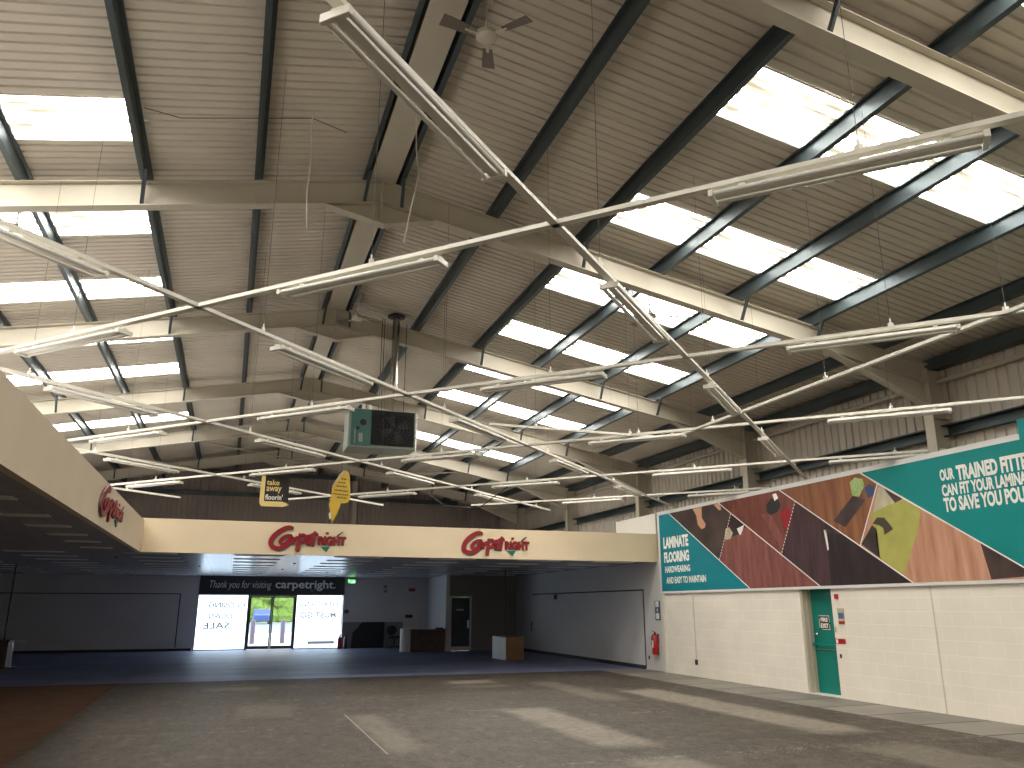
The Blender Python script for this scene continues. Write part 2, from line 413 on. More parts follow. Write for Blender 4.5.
# purlins: Z sections running the length of the hall
def zsec(x, s, z0, h=.2, fl=.056, t=.004, lip=.018):
    """polygon of a Z section in the X-Z plane; s=+1 opens its lower flange down-slope"""
    a = -s * SL
    def P(dx, dz): return (x + dx, z0 + dz + dx * a)
    return [P(-s * t / 2, t), P(-s * t / 2, h), P(-s * fl, h), P(-s * fl, h - lip), P(-s * fl + s * t, h - lip), P(-s * fl + s * t, h - t), P(-s * t / 2 - s * t, h - t),
            P(-s * t / 2 - s * t, 0), P(s * fl, 0), P(s * fl, lip), P(s * fl - s * t, lip), P(s * fl - s * t, t)]
names = ['one bay out from the ridge', 'second out from the ridge', 'third out from the ridge', 'fourth out from the ridge', 'fifth out from the ridge', 'lowest before the eaves']
for side, s in (('right', 1), ('left', -1)):
    for i, x in enumerate(purX):
        X = RX + s * (x - RX)
        poly = zsec(X, s, zr(X, Z_RT), h=.196)
        mb = MB().prism([(px, Y0 + .05, pz) for px, pz in poly], (0, Y1 - Y0 - .1, 0))
        o = mb.build('roof_purlin', 'purlin', origin=(X, Y0, poly[0][1]))
        tag(o, 'long dark grey steel purlin on the %s roof slope, %s' % (side, names[i]), 'roof purlin', 'roof purlins')
    X = RX + s * .24
    poly = zsec(X, s, zr(X, Z_RT), h=.196)
    o = MB().prism([(px, Y0 + .05, pz) for px, pz in poly], (0, Y1 - Y0 - .1, 0)).build('roof_purlin', 'purlin', origin=(X, Y0, 7.5))
    tag(o, 'long dark steel purlin tight against the %s side of the beige ridge strip' % side, 'roof purlin', 'roof purlins')
t = MB().box(RX - .185, RX + .185, Y0 + .05, Y1 - .02, 7.585, 7.60)
t.box(RX - .185, RX - .175, Y0 + .05, Y1 - .02, 7.60, 7.76); t.box(RX + .175, RX + .185, Y0 + .05, Y1 - .02, 7.60, 7.76)
tag(t.build('ridge_strip', 'steel'), 'flat beige sheet strip running under the ridge between two dark purlins', 'ridge strip')

# portal frames
def isec(mb, p, q, d0, d1, fw=.17, tf=.014, tw=.012):
    """I beam between p and q (X-Z plane at Y): p,q lie on the top flange, web depth d0 -> d1 downwards (vertical)"""
    (xa, za), (xb, zb) = p, q; y = FY
    def plate(a, b, c, d, w): mb.prism([(a[0], y - w / 2, a[1]), (b[0], y - w / 2, b[1]), (c[0], y - w / 2, c[1]), (d[0], y - w / 2, d[1])], (0, w, 0))
    plate((xa, za), (xb, zb), (xb, zb - tf), (xa, za - tf), fw)
    plate((xa, za - tf), (xb, zb - tf), (xb, zb - d1 + tf), (xa, za - d0 + tf), tw)
    plate((xa, za - d0 + tf), (xb, zb - d1 + tf), (xb, zb - d1), (xa, za - d0), fw)
frames = [(-.4, 'overhead behind the viewer'), (4.95, 'crossing overhead nearest the camera'), (10.5, 'second from the camera, its ridge knee clearly seen'),
          (15.95, 'third from the camera, beside the steel flue'), (21.4, 'fourth from the camera, just beyond the fascia'),
          (26.85, 'fifth from the camera'), (32.3, 'farthest, by the dark gable')]
for FY, nm in frames:
    T = thing('portal_frame', 'beige steel portal frame, ' + nm, 'portal frame', (XR + .3, FY, 0), 'steel portal frames')
    for s in (1, -1):
        mb = MB(); e = 9.75 if s > 0 else 9.55
        xa, xh, xe = RX, RX + s * 7.75, RX + s * e
        isec(mb, (xa, zr(xa, Z_RT)), (xe, zr(xe, Z_RT)), .36, .36)
        mb.build('rafter', 'steel', T)
        mb = MB()   # haunch wedge below the eaves end of the rafter
        b0 = zr(xh, Z_RB) + .002; b1 = zr(xe, Z_RB) + .002; drop = .42
        mb.prism([(xh, FY - .006, b0), (xe, FY - .006, b1), (xe, FY - .006, b1 - drop)], (0, .012, 0))
        mb.prism([(xh, FY - .085, b0), (xe, FY - .085, b1 - drop), (xe, FY - .085, b1 - drop - .014), (xh, FY - .085, b0 - .014)], (0, .17, 0))
        mb.build('haunch', 'steel', T)
        mb = MB()   # column: flanges across the hall
        x0 = XR + .28 if s > 0 else XL + .04; x1 = x0 + .42; zt = zr(x1 if s > 0 else x0, Z_RT) - .02
        f = FY
        mb.box(x0, x0 + .014, f - .1, f + .1, 0, zt); mb.box(x1 - .014, x1, f - .1, f + .1, 0, zt); mb.box(x0 + .014, x1 - .014, f - .006, f + .006, 0, zt)
        mb.box(x0 + .014, x1 - .014, f - .1, f + .1, zt - .9, zt - .888)
        mb.build('column', 'steel', T)
    mb = MB()       # apex knee: triangular web and V shaped flange
    a, c = RX - .78, RX + .78; zb = 6.93
    ax = RX + .05
    mb.prism([(a, FY - .006, zr(a, Z_RB)), (RX, FY - .006, Z_RB), (c, FY - .006, zr(c, Z_RB)), (ax, FY - .006, zb)], (0, .012, 0))
    for xx in (a, c):
        mb.prism([(xx, FY - .085, zr(xx, Z_RB)), (ax, FY - .085, zb), (ax, FY - .085, zb - .014), (xx, FY - .085, zr(xx, Z_RB) - .014)], (0, .17, 0))
    mb.box(RX - .012, RX + .012, FY - .085, FY + .085, zb, Z_RT - .02)
    mb.build('apex_knee', 'steel', T)
    for s in (1, -1):
        for x in (1.84, 4.7, 7.52, 8.95):
            X = RX + s * (x - RX)
            m2 = MB().bar((X, FY - .34, zr(X, Z_RT) + .03), (X + s * .03, FY - .05, zr(X, Z_RB) + .02), .05, .006, (1, 0, 0))
            m2.bar((X + .025, FY - .34, zr(X, Z_RT) + .03), (X + s * .03 + .025, FY - .05, zr(X, Z_RB) + .02), .006, .04, (1, 0, 0))
            m2.build('fly_brace', 'purlin', T)

# bracing rods in the far roof bays
for i, (a, b) in enumerate((((-1.3, 27.0), (1.5, 32.2)), ((4.6, 27.0), (1.8, 32.2)), ((7.4, 27.0), (4.8, 32.2)), ((-4.2, 27.0), (-1.6, 32.2)))):
    o = MB().tube([(a[0], a[1], zr(a[0], 7.3)), (b[0], b[1], zr(b[0], 7.3))], .03, 8).build('bracing_rod', 'steel', smooth=True)
    tag(o, 'beige diagonal wind bracing rod under the far dark roof bay, %s' % ('left of the ridge', 'just right of the ridge', 'farthest right', 'farthest left')[i], 'bracing rod', 'roof bracing rods')

# ------------------------------------------------------------------ walls
def clad(mb, x, ya, yb, za, zb, depth=.03, pitch=.2):
    n = int((yb - ya) / pitch); pts = []
    for k in range(n):
        y = ya + k * pitch; pts += [(y, x), (y + .12, x), (y + .135, x + depth), (y + .185, x + depth)]
    pts.append((ya + n * pitch, x))
    vs = []
    for y, xx in pts: vs += [(xx, y, za), (xx, y, zb)]
    mb.add(vs, [(2 * i, 2 * i + 1, 2 * i + 3, 2 * i + 2) for i in range(len(pts) - 1)])
mb = MB(); clad(mb, 11.72, Y0, 36.0, 3.2, 5.98)
mb.box(11.77, 11.85, Y0, 36.1, -.1, 6.0)
struct(mb, 'wall_right_upper', 'cladding', 'ribbed beige metal cladding high on the right wall above the banner', 'wall', origin=(11.72, 0, 0))
DY0, DY1 = 13.10, 14.02
mb = MB().box(XR, 11.25, Y0, DY0, 0, 4.0).box(XR, 11.25, DY1, 19.62, 0, 4.0).box(XR, 11.25, DY0, DY1, 2.06, 4.0)
struct(mb, 'wall_right', 'block', 'cream painted block wall on the right below the long banner', 'wall', origin=(XR, 0, 0))
mb = MB().box(XR - .0, 11.25, 19.62, 31.5, 0, 2.86)
struct(mb, 'wall_right_far', 'plaster', 'smooth grey plastered wall under the low ceiling at the right', 'wall')
mb = MB().box(XR, 11.2, 19.84, 22.3, 2.86, 4.14).box(XR, 11.2, 22.3, 25.2, 2.86, 3.72)
struct(mb, 'wall_right_stub', 'plaster_white', 'white stepped wall panel rising above the fascia behind the banner end', 'wall')
struct(MB().box(XL - .1, XL, Y0, 36.0, -.1, 6.1), 'wall_left', 'endwall', 'left wall of the hall', 'wall')
struct(MB().box(XL, 11.8, Y0 - .1, Y0, -.1, 7.9), 'wall_back', 'cladding', 'back wall behind the viewer', 'wall')
# front gable above the low ceiling, ribbed
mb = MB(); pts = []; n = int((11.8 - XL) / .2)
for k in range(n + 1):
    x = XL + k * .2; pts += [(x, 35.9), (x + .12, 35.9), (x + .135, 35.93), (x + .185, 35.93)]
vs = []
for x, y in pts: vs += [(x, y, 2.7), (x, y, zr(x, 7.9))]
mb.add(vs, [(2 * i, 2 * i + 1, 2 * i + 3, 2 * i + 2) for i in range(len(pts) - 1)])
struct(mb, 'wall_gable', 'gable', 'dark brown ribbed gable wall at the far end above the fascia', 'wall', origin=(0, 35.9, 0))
for x, w, nm in ((-1.33, .16, 'leftmost of the four'), (4.9, .18, 'second from left, behind the yellow sign'), (9.72, .18, 'third from left'), (-5.3, .16, 'hidden far left')):
    if nm.startswith('hidden'): continue
    mb = MB().box(x - w / 2, x + w / 2, 35.60, 35.614, 2.95, zr(x, Z_RT)).box(x - w / 2, x + w / 2, 35.85, 35.864, 2.95, zr(x, Z_RT)).box(x - .006, x + .006, 35.614, 35.85, 2.95, zr(x, Z_RT))
    tag(mb.build('gable_post', 'steel' if x == 4.9 else 'gable'), 'upright steel post against the dark far gable, ' + nm.replace(' of the four', ''), 'steel post', 'gable posts')
for z, nm in ((6.12, 'lower'), (7.0, 'upper')):
    xa = max(XL + .1, RX - (Z_RT - z) / SL); xb = min(11.6, RX + (Z_RT - z) / SL)
    tag(MB().box(xa, xb, 35.50, 35.59, z, z + .17).build('gable_band', 'purlin'), 'dark horizontal band across the far gable, %s one' % nm, 'wall rail', 'gable bands')  # two plain dark bands laid across the gable
# rails on the right cladding
tag(MB().tube([(11.62, Y0 + .1, 5.5), (11.62, 35.4, 5.5)], .045, 10).build('eaves_tube', 'steel', smooth=True), 'pale tubular tie running along the right cladding behind the columns', 'tube')
poly = [(11.70, 4.50), (11.70, 4.70), (11.52, 4.70), (11.52, 4.68), (11.68, 4.68), (11.68, 4.52), (11.56, 4.52), (11.56, 4.50)]
tag(MB().prism([(x, Y0 + .1, z) for x, z in poly], (0, 41.5, 0)).build('side_rail', 'purlin'), 'dark steel side rail along the right cladding just above the banner', 'wall rail')
poly = [(11.45, 5.50 + .2), (11.66, 5.50 + .2), (11.66, 5.50 + .215), (11.465, 5.715), (11.465, 5.88), (11.66, 5.85), (11.66, 5.865), (11.45, 5.90)]
tag(MB().prism([(x, Y0 + .1, z) for x, z in poly], (0, 41.5, 0)).build('eaves_beam', 'purlin'), 'dark steel eaves beam along the top of the right cladding', 'eaves beam')

# low suspended ceiling (L shaped) and fascias
struct(MB().box(XL, XF - .02, Y0, YF + .1, ZC, ZC + .05), 'ceiling_low_left', 'tile', 'dark low tiled ceiling on the left behind the beige fascia', 'ceiling', origin=(0, 0, 0))
struct(MB().box(XL, 11.0, YF + .1, 35.88, ZC, ZC + .05), 'ceiling_low_front', 'tile', 'low shiny tiled ceiling reflecting the shop windows at the far end', 'ceiling', origin=(0, 0, 0))
struct(MB().box(XF - .03, 11.0, YF, YF + .12, ZC - .02, 3.57), 'trim_fascia_front', 'fascia', 'beige fascia across the hall carrying two red logos', 'fascia')
struct(MB().box(XF - .1, XF, Y0, YF, ZC - .02, 3.52), 'trim_fascia_left', 'fascia_grey', 'beige fascia along the left side carrying one logo seen edge on', 'fascia')

# far end wall with shop front
E0, E1 = 34.95, 35.15
struct(MB().box(XL, -1.12, E0, E1, 0, ZC), 'wall_front_left', 'endwall', 'dim grey end wall left of the shop windows', 'wall')
struct(MB().box(4.56, 8.12, E0, E1, 0, ZC), 'wall_front_right', 'endwall', 'dim grey end wall right of the shop windows', 'wall')
struct(MB().box(-1.12, 4.56, E0 + .02, E1, 2.12, ZC), 'wall_front_head', 'endwall', 'wall above the shop windows', 'wall')
struct(MB().box(8.08, 8.22, 31.5, E1, 0, ZC), 'wall_nib', 'trim', 'pale narrow return wall catching window light beside the counter', 'wall')
DX0, DX1 = 8.30, 9.04
mb = MB().box(8.22, DX0, 31.5, 31.62, 0, ZC).box(DX1, 11.25, 31.5, 31.62, 0, ZC).box(DX0, DX1, 31.5, 31.62, 2.0, ZC)
struct(mb, 'wall_office', 'darkwall', 'dark wall holding the navy door at the far right', 'wall')
struct(MB().box(4.58, 7.1, E0 - .012, E0, 0, 1.03), 'trim_dado', 'darkwall', 'darker dado band on the end wall right of the windows', 'trim')
# framed panel lines on the left end wall and right plaster wall
mb = MB().box(-1.80, -1.76, E0 - .012, E0, .12, 2.14).box(-8.0, -1.76, E0 - .012, E0, 2.12, 2.15)
struct(mb, 'trim_panel_left', 'panel_line', 'thin dark edge of the wall panel left of the windows', 'trim')
mb = MB().box(XR - .012, XR, 20.7, 29.6, 2.08, 2.12).box(XR - .012, XR, 20.7, 20.74, .02, 2.08)
struct(mb, 'trim_panel_right', 'panel_line', 'thin dark edge of the wall panel on the grey right wall', 'trim')
struct(MB().box(XR - .03, XR, 20.75, 31.4, 0, .1), 'baseboard_right', 'panel_line', 'dark skirting along the grey right wall', 'skirting')
struct(MB().box(XL, -1.2, E0 - .03, E0, 0, .09), 'baseboard_left', 'panel_line', 'dark skirting along the left end wall', 'skirting')

# shop front ---------------------------------------------------------
def window(nm, x0, x1, lines, lab):
    o = struct(MB().box(x0, x1, E0 + .03, E0 + .06, .04, 2.10), nm, 'frost', lab, 'window')
    fr = MB().box(x0 - .02, x1 + .02, E0 - .0, E0 + .1, 0, .04).box(x0 - .02, x1 + .02, E0, E0 + .1, 2.09, 2.12).box(x0 - .03, x0, E0, E0 + .1, 0, 2.12).box(x1, x1 + .03, E0, E0 + .1, 0, 2.12)
    fr.build('window_frame', 'trim', o)
    for body, xa, xb, za, zb in lines:
        text('window_writing', body, 'writing', (xa, E0 + .028, za), (1, 0, 0), (0, 0, 1), xb - xa, zb - za, o, depth=.002, offset=.03, shear=.1, mirror=True)
    return o
window('window_1', -1.09, .76, [('CLOSING', -.72, .68, 1.60, 1.83), ('DOWN', -.66, .22, 1.18, 1.40), ('SALE', -.86, .16, .80, 1.06)],
       'bright whitewashed shop window left of the glass doors with reversed lettering')
w2 = window('window_2', 2.68, 4.50, [('EVERYTHING', 2.80, 4.36, 1.64, 1.86), ('MUST GO', 2.84, 4.30, 1.20, 1.44), ('. . . . .', 2.95, 4.1, 1.02, 1.05)],
            'bright whitewashed shop window right of the glass doors with reversed lettering')
MB().box(3.2, 4.28, E0 + .022, E0 + .028, .18, .30).build('window_sticker', 'writing', w2)
# glass doors
gm, nt, b = nt_new('clear_glass')
for n_ in list(nt.nodes): nt.nodes.remove(n_)
out = nt.nodes.new('ShaderNodeOutputMaterial'); mixn = nt.nodes.new('ShaderNodeMixShader'); tr = nt.nodes.new('ShaderNodeBsdfTransparent'); gl = nt.nodes.new('ShaderNodeBsdfGlossy')
gl.inputs['Roughness'].default_value = .03; mixn.inputs[0].default_value = .06
nt.links.new(tr.outputs[0], mixn.inputs[1]); nt.links.new(gl.outputs[0], mixn.inputs[2]); nt.links.new(mixn.outputs[0], out.inputs[0])
M['glass'] = gm
D = tag(thing('door_1', None, None, (1.72, E0, 0)), 'grey framed double glass doors between the bright shop windows', 'door', None, 'structure')
MB().box(.79, 2.66, E0 - .05, E0 + .1, 2.06, 2.13).box(.79, .85, E0 - .05, E0 + .1, 0, 2.06).box(2.60, 2.66, E0 - .05, E0 + .1, 0, 2.06).build('door_frame', 'frame', D)
for x0, x1 in ((.85, 1.715), (1.725, 2.60)):
    l = MB().box(x0, x0 + .05, E0 - .03, E0 + .02, .02, 2.05).box(x1 - .05, x1, E0 - .03, E0 + .02, .02, 2.05).box(x0 + .05, x1 - .05, E0 - .03, E0 + .02, .02, .14).box(x0 + .05, x1 - .05, E0 - .03, E0 + .02, 2.0, 2.05).build('door_leaf', 'frame', D)
    MB().box(x0 + .05, x1 - .05, E0 - .01, E0 - .004, .14, 2.0).build('pane', 'glass', l)
    hx = x1 - .09 if x0 < 1 else x0 + .09
    MB().tube([(hx, E0 - .03, 1.05), (hx, E0 - .07, 1.05), (hx, E0 - .07, 1.35), (hx, E0 - .03, 1.35)], .012, 8).build('door_handle', 'chrome', l)
# navy board
S = MB().box(-1.11, 4.57, E0 - .06, E0, 2.13, 2.835).build('shop_sign', 'navy')
tag(S, 'dark navy board above the shop windows reading Thank you for visiting carpetright.', 'sign')
text('sign_lettering', 'Thank you for visiting', 'print_white', (-.73, E0 - .062, 2.28), (1, 0, 0), (0, 0, 1), 2.36, .38, S, depth=-1, shear=.25, offset=-.006, lift=0)
text('sign_lettering', 'carpetright.', 'print_white', (1.78, E0 - .062, 2.27), (1, 0, 0), (0, 0, 1), 2.42, .43, S, depth=-1, offset=.022)
MB().prism([(3.14, E0 - .064, 2.34), (3.26, E0 - .064, 2.22), (3.40, E0 - .064, 2.35), (3.36, E0 - .064, 2.36), (3.26, E0 - .064, 2.28), (3.18, E0 - .064, 2.36)], (0, -.003, 0)).build('tick_mark', 'blue_sign', S)

# outside the doors
tag(MB().box(-60, 80, 35.16, 130, -.14, -.02).build('ground', 'asphalt'), 'pale car park outside the glass doors', 'ground', None, 'structure')
tag(MB().box(-60, 80, 58, 91, -.02, .0).build('road', 'road'), 'blue grey road beyond the bollards', 'road', None, 'structure')
mb = MB()
for k in range(420):
    x = random.uniform(-16, 32); y = 96 + random.uniform(-1.2, 1.2); z = random.uniform(.6, 9); r = random.uniform(.9, 1.5)
    mb.lathe((x, y, z), [(r * .3, -r * .9), (r * .8, -r * .5), (r, 0), (r * .8, r * .5), (r * .3, r * .9)], 7)
h = mb.build('hedge', 'leaf'); tag(h, 'bright green hedge and trees beyond the road', 'hedge')
for i, x in enumerate((1.22, 2.58)):
    y = 41
    tag(MB().lathe((x, y, -.02), [(.11, 0), (.11, 1.0), (.09, 1.06), (.02, 1.08)], 14).build('bollard', 'post', smooth=True),
        'purple grey bollard seen through the %s glass door' % ('left', 'right')[i], 'bollard', 'bollards outside the doors')
T = thing('car', 'small blue car parked far beyond the left glass door', 'car', (2.4, 52, 0))
mb = MB().prism([(1.0, 51.2, .3), (4.4, 51.2, .3), (4.4, 51.2, .85), (3.6, 51.2, .92), (3.1, 51.2, 1.4), (1.7, 51.2, 1.4), (1.2, 51.2, .95), (.95, 51.2, .85)], (0, 1.6, 0))
mb.build('body', 'car_blue', T, bevel=.05)
MB().prism([(1.45, 51.17, .95), (3.35, 51.17, .95), (3.0, 51.17, 1.33), (1.75, 51.17, 1.33)], (0, -.01, 0)).build('side_window', 'glass_dark', T)
for x in (1.65, 3.75): MB().lathe((x, 51.15, .32), [(.05, -.02), (.3, -.02), (.32, .1), (.3, .2)], 16, 'Y').build('wheel', 'black', T)

T.location = (3.3, 86, 0); T.rotation_euler = (0, 0, R(90))
# ------------------------------------------------------------------ logos on the fascias
def logo(org, u, n, sc, lab, sv=None):
    sv = sv or sc
    """org = world point of logo pixel (0,0); u reading dir, down = -Z ; n = outward"""
    org, u, n = Vector(org), Vector(u), Vector(n)
    T = thing('wall_logo', lab, 'logo sign', tuple(org + u * 480 * sc - Vector((0, 0, 380 * sv))), 'red logos on the beige fascias')
    def W(a, b, d): return org + u * (a * sc) - Vector((0, 0, b * sv)) + n * d
    strokes = [
        [(325, 128, 13), (290, 124, 19), (245, 134, 20), (190, 168, 22), (140, 215, 22), (112, 265, 22), (112, 305, 22), (140, 332, 21), (190, 343, 19), (240, 330, 17), (285, 305, 12), (320, 275, 6)],
        [(318, 208, 12), (275, 210, 14), (228, 235, 15), (202, 275, 15), (225, 300, 15), (265, 285, 14), (300, 240, 13), (318, 208, 12)],
        [(314, 215, 13), (300, 262, 13), (312, 292, 12)],
        [(345, 228, 12), (334, 262, 12), (328, 295, 11)], [(340, 258, 10), (362, 232, 12), (384, 226, 13)],
        [(402, 185, 13), (392, 250, 15), (384, 310, 17), (378, 368, 15)],
        [(398, 205, 12), (440, 198, 14), (458, 225, 14), (440, 262, 14), (398, 285, 11)],
        [(458, 262, 10), (492, 250, 12), (508, 222, 12), (488, 205, 12), (466, 232, 13), (466, 272, 13), (492, 292, 12), (522, 272, 9)],
        [(556, 160, 14), (544, 220, 16), (536, 270, 16), (534, 312, 11)], [(508, 200, 10), (545, 186, 13), (582, 188, 11)]]
    def ribbon(mb, pts, d0, d1, off=0., grow=0.):
        P = []
        for i in range(len(pts) - 1):           # Catmull-Rom smoothing
            p0, p1, p2, p3 = pts[max(i - 1, 0)], pts[i], pts[i + 1], pts[min(i + 2, len(pts) - 1)]
            for k in range(5):
                t_ = k / 5
                P.append(tuple(.5 * (2 * b_ + (c_ - a_) * t_ + (2 * a_ - 5 * b_ + 4 * c_ - d_) * t_ ** 2 + (-a_ + 3 * b_ - 3 * c_ + d_) * t_ ** 3) for a_, b_, c_, d_ in zip(p0, p1, p2, p3)))
        P.append(pts[-1])
        vs = []; N = len(P)
        for i, (x, y, w) in enumerate(P):
            a, c = P[max(i - 1, 0)], P[min(i + 1, N - 1)]
            dx, dy = c[0] - a[0], c[1] - a[1]; l = math.hypot(dx, dy) or 1; nx, ny = -dy / l, dx / l; w = w + grow
            for sg in (-1, 1):
                for d in (d0, d1): vs.append(W(x + off + sg * nx * w, y + off + sg * ny * w, d))
        fs = []
        for i in range(N - 1):
            a, b_ = 4 * i, 4 * i + 4
            fs += [(a + 1, a + 3, b_ + 3, b_ + 1), (a, b_, b_ + 2, a + 2), (a, a + 1, b_ + 1, b_), (a + 2, b_ + 2, b_ + 3, a + 3)]
        fs += [(0, 2, 3, 1), (4 * N - 4, 4 * N - 3, 4 * N - 1, 4 * N - 2)]
        mb.add(vs, fs)
    face, back = MB(), MB()  # back: dark copy shifted right and down, letter sides with painted shadow
    for i, st in enumerate(strokes):
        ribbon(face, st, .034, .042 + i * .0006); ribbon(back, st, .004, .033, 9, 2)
    face.build('script_lettering', 'red', T); back.build('letter_return_shadow', 'letter_return_shadow', T)
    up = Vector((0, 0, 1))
    for k, (o_, mm, dp) in enumerate((((597, 304), 'letter_return_shadow', .004), ((590, 298), 'red', .03))):
        text('block_lettering', 'RIGHT', mm, W(o_[0], o_[1], dp), u, up, 290 * sc, 92 * sv, T, depth=.012 if k else .024, offset=.055)  # the dark copy behind RIGHT is its painted shadow
    MB().prism([W(668, 190, .03), W(700, 190, .03), W(700, 166, .03), W(668, 166, .03)], n * .012).build('letter_dot', 'red', T)
    MB().prism([W(622, 316, .01), W(722, 312, .01), W(686, 374, .01)], n * .02).build('triangle_mark', 'green_tri', T)
    MB().prism([W(772, 212, .03), W(800, 182, .03), W(846, 154, .03), W(852, 160, .03), W(812, 196, .03), W(790, 214, .03)], n * .014).build('swash_mark', 'letter_return_shadow', T)
    return T
logo((.58, YF, 3.735), (1, 0, 0), (0, -1, 0), .00224, 'red brush script logo with green triangle, left one on the far beige fascia')
logo((5.24, YF, 3.745), (1, 0, 0), (0, -1, 0), .00228, 'red brush script logo with green triangle, right one on the far beige fascia')
logo((XF, 12.87, 3.66), (0, 1, 0), (1, 0, 0), .0034, 'red brush script logo seen edge on along the left beige fascia', .0019)

# ------------------------------------------------------------------ banner on the right wall
BX = 10.95
def yz(pts, d): return [(BX - d, y, z) for y, z in pts]
def bprint(name, m, pts, d, T, th=.001):
    return MB().prism(yz(pts, d), (-th, 0, 0)).build(name, m, T)
T = thing('wall_banner', 'long printed banner with wood floor pictures and teal ends on the block wall', 'banner', (BX, 12, 2.0))
MB().box(BX, XR, 3.0, 19.66, 1.985, 4.14).build('backing_frame', 'trim', T)
yA, yB = 19.55, 3.1; zb, zt = 2.04, 4.05
bprint('teal_panel', 'teal_b', [(yA, zb), (yA, zt), (19.0, zt), (15.62, zb)], .001, T)
# picture cells
bprint('picture_panel', 'pr_dark', [(19.0, zt), (16.63, zt), (16.13, 3.72), (16.74, 2.72), (15.62, zb), (15.9, 2.2)], .001, T) if False else None
bprint('picture_panel', 'pr_dark', [(19.0, zt), (16.63, zt), (16.15, 3.74), (16.76, 2.70)], .001, T)
bprint('picture_panel', 'pr_red', [(16.76, 2.70), (16.15, 3.74), (13.32, zb), (15.62, zb)], .001, T)
bprint('picture_panel', 'pr_red2', [(16.63, zt), (14.30, zt), (13.81, 3.77), (14.42, 2.71)], .001, T)
bprint('picture_panel', 'pr_plum', [(14.42, 2.71), (13.81, 3.77), (13.0, 3.28), (13.0, zb), (13.32, zb)], .001, T)
bprint('picture_panel', 'pr_black', [(13.0, 3.28), (10.98, zb), (13.0, zb)], .001, T)
bprint('picture_panel', 'pr_oak', [(14.30, zt), (11.90, zt), (11.52, 3.78), (12.11, 2.74)], .001, T)
bprint('picture_panel', 'pr_pale', [(12.11, 2.74), (11.52, 3.78), (8.62, zb), (10.98, zb)], .001, T)
bprint('teal_panel', 'teal', [(11.90, zt), (yB, zt), (yB, zb), (8.62, zb)], .001, T)
# picture content
def art(nm, m, pts, d=.0025): bprint(nm, m, pts, d, T)
art('printed_foot', 'skin', [(17.8, 4.04), (17.38, 4.04), (17.40, 3.78), (17.24, 3.6), (17.3, 3.52), (17.44, 3.5), (17.60, 3.62), (17.64, 3.85)])
art('printed_foot', 'skin', [(16.84, 4.04), (16.62, 3.87), (16.52, 3.88), (16.60, 4.03)])
art('printed_shadow', 'pr_black', [(16.13, 3.72), (15.60, 3.40), (15.9, 3.25), (16.3, 3.20), (16.42, 3.28)], .002)
art('printed_shoe', 'pr_cream', [(16.40, 3.42), (16.25, 3.44), (16.12, 3.30), (16.22, 3.17), (16.44, 3.16), (16.46, 3.24)])
art('printed_shoe', 'print_white', [(15.95, 3.38), (15.66, 3.44), (15.72, 3.34), (15.83, 3.22), (15.88, 3.26)])
art('printed_shadow', 'pr_red', [(15.0, 3.6), (14.7, 3.65), (14.3, 3.0), (14.42, 2.85)], .002)
art('printed_toy', 'black', [(14.80, 3.78), (14.6, 3.92), (14.34, 3.84), (14.30, 3.72), (14.42, 3.6), (14.66, 3.56), (14.78, 3.62)])
art('printed_toy', 'print_white', [(14.55, 3.99), (14.42, 4.0), (14.36, 3.89), (14.49, 3.84)], .0035)
art('printed_toy', 'red', [(14.32, 3.58), (14.1, 3.68), (13.97, 3.55), (14.0, 3.4), (14.17, 3.2), (14.30, 3.33)])
art('printed_leg', 'print_white', [(13.05, 3.10), (12.98, 3.10), (12.96, 2.72), (13.0, 2.70)])
art('printed_leg', 'pr_plum', [(13.02, 3.12), (12.60, 3.02), (12.60, 2.98), (13.02, 3.06)])
art('printed_shadow', 'pr_dark', [(12.16, 3.66), (11.85, 3.54), (12.45, 3.10), (12.75, 3.25)], .002)
art('printed_toy', 'pr_green', [(12.2, 3.92), (12.05, 3.99), (11.86, 3.93), (11.84, 3.8), (12.0, 3.62), (12.17, 3.66)])
art('printed_toy', 'pr_blue', [(11.84, 3.76), (11.72, 3.82), (11.60, 3.74), (11.62, 3.6), (11.78, 3.56)])
art('printed_cushion', 'pr_cream', [(11.50, 3.74), (11.30, 3.66), (11.05, 3.45), (11.25, 3.34), (11.70, 3.30)])
art('printed_pattern', 'pr_dark', [(11.38, 3.70), (10.98, 3.46), (11.15, 3.40)], .003)
art('printed_shirt', 'pr_shirt', [(11.78, 3.28), (11.35, 3.38), (10.98, 3.45), (10.62, 3.22), (10.72, 2.92), (11.14, 2.20), (11.28, 2.24), (11.68, 2.50), (11.70, 3.0)], .003)
art('printed_shadow', 'pr_dark', [(12.08, 2.76), (11.76, 3.08), (11.66, 2.98), (11.66, 2.48)], .003)
art('printed_arc', 'ink', [(11.74, 3.10), (11.62, 3.20), (11.45, 3.18), (11.31, 3.02), (11.28, 2.96), (11.49, 2.88), (11.50, 3.0), (11.60, 3.06)], .004)
art('printed_shadow', 'pr_dark', [(9.56, 2.62), (8.68, 2.08), (9.46, 2.05)], .003)
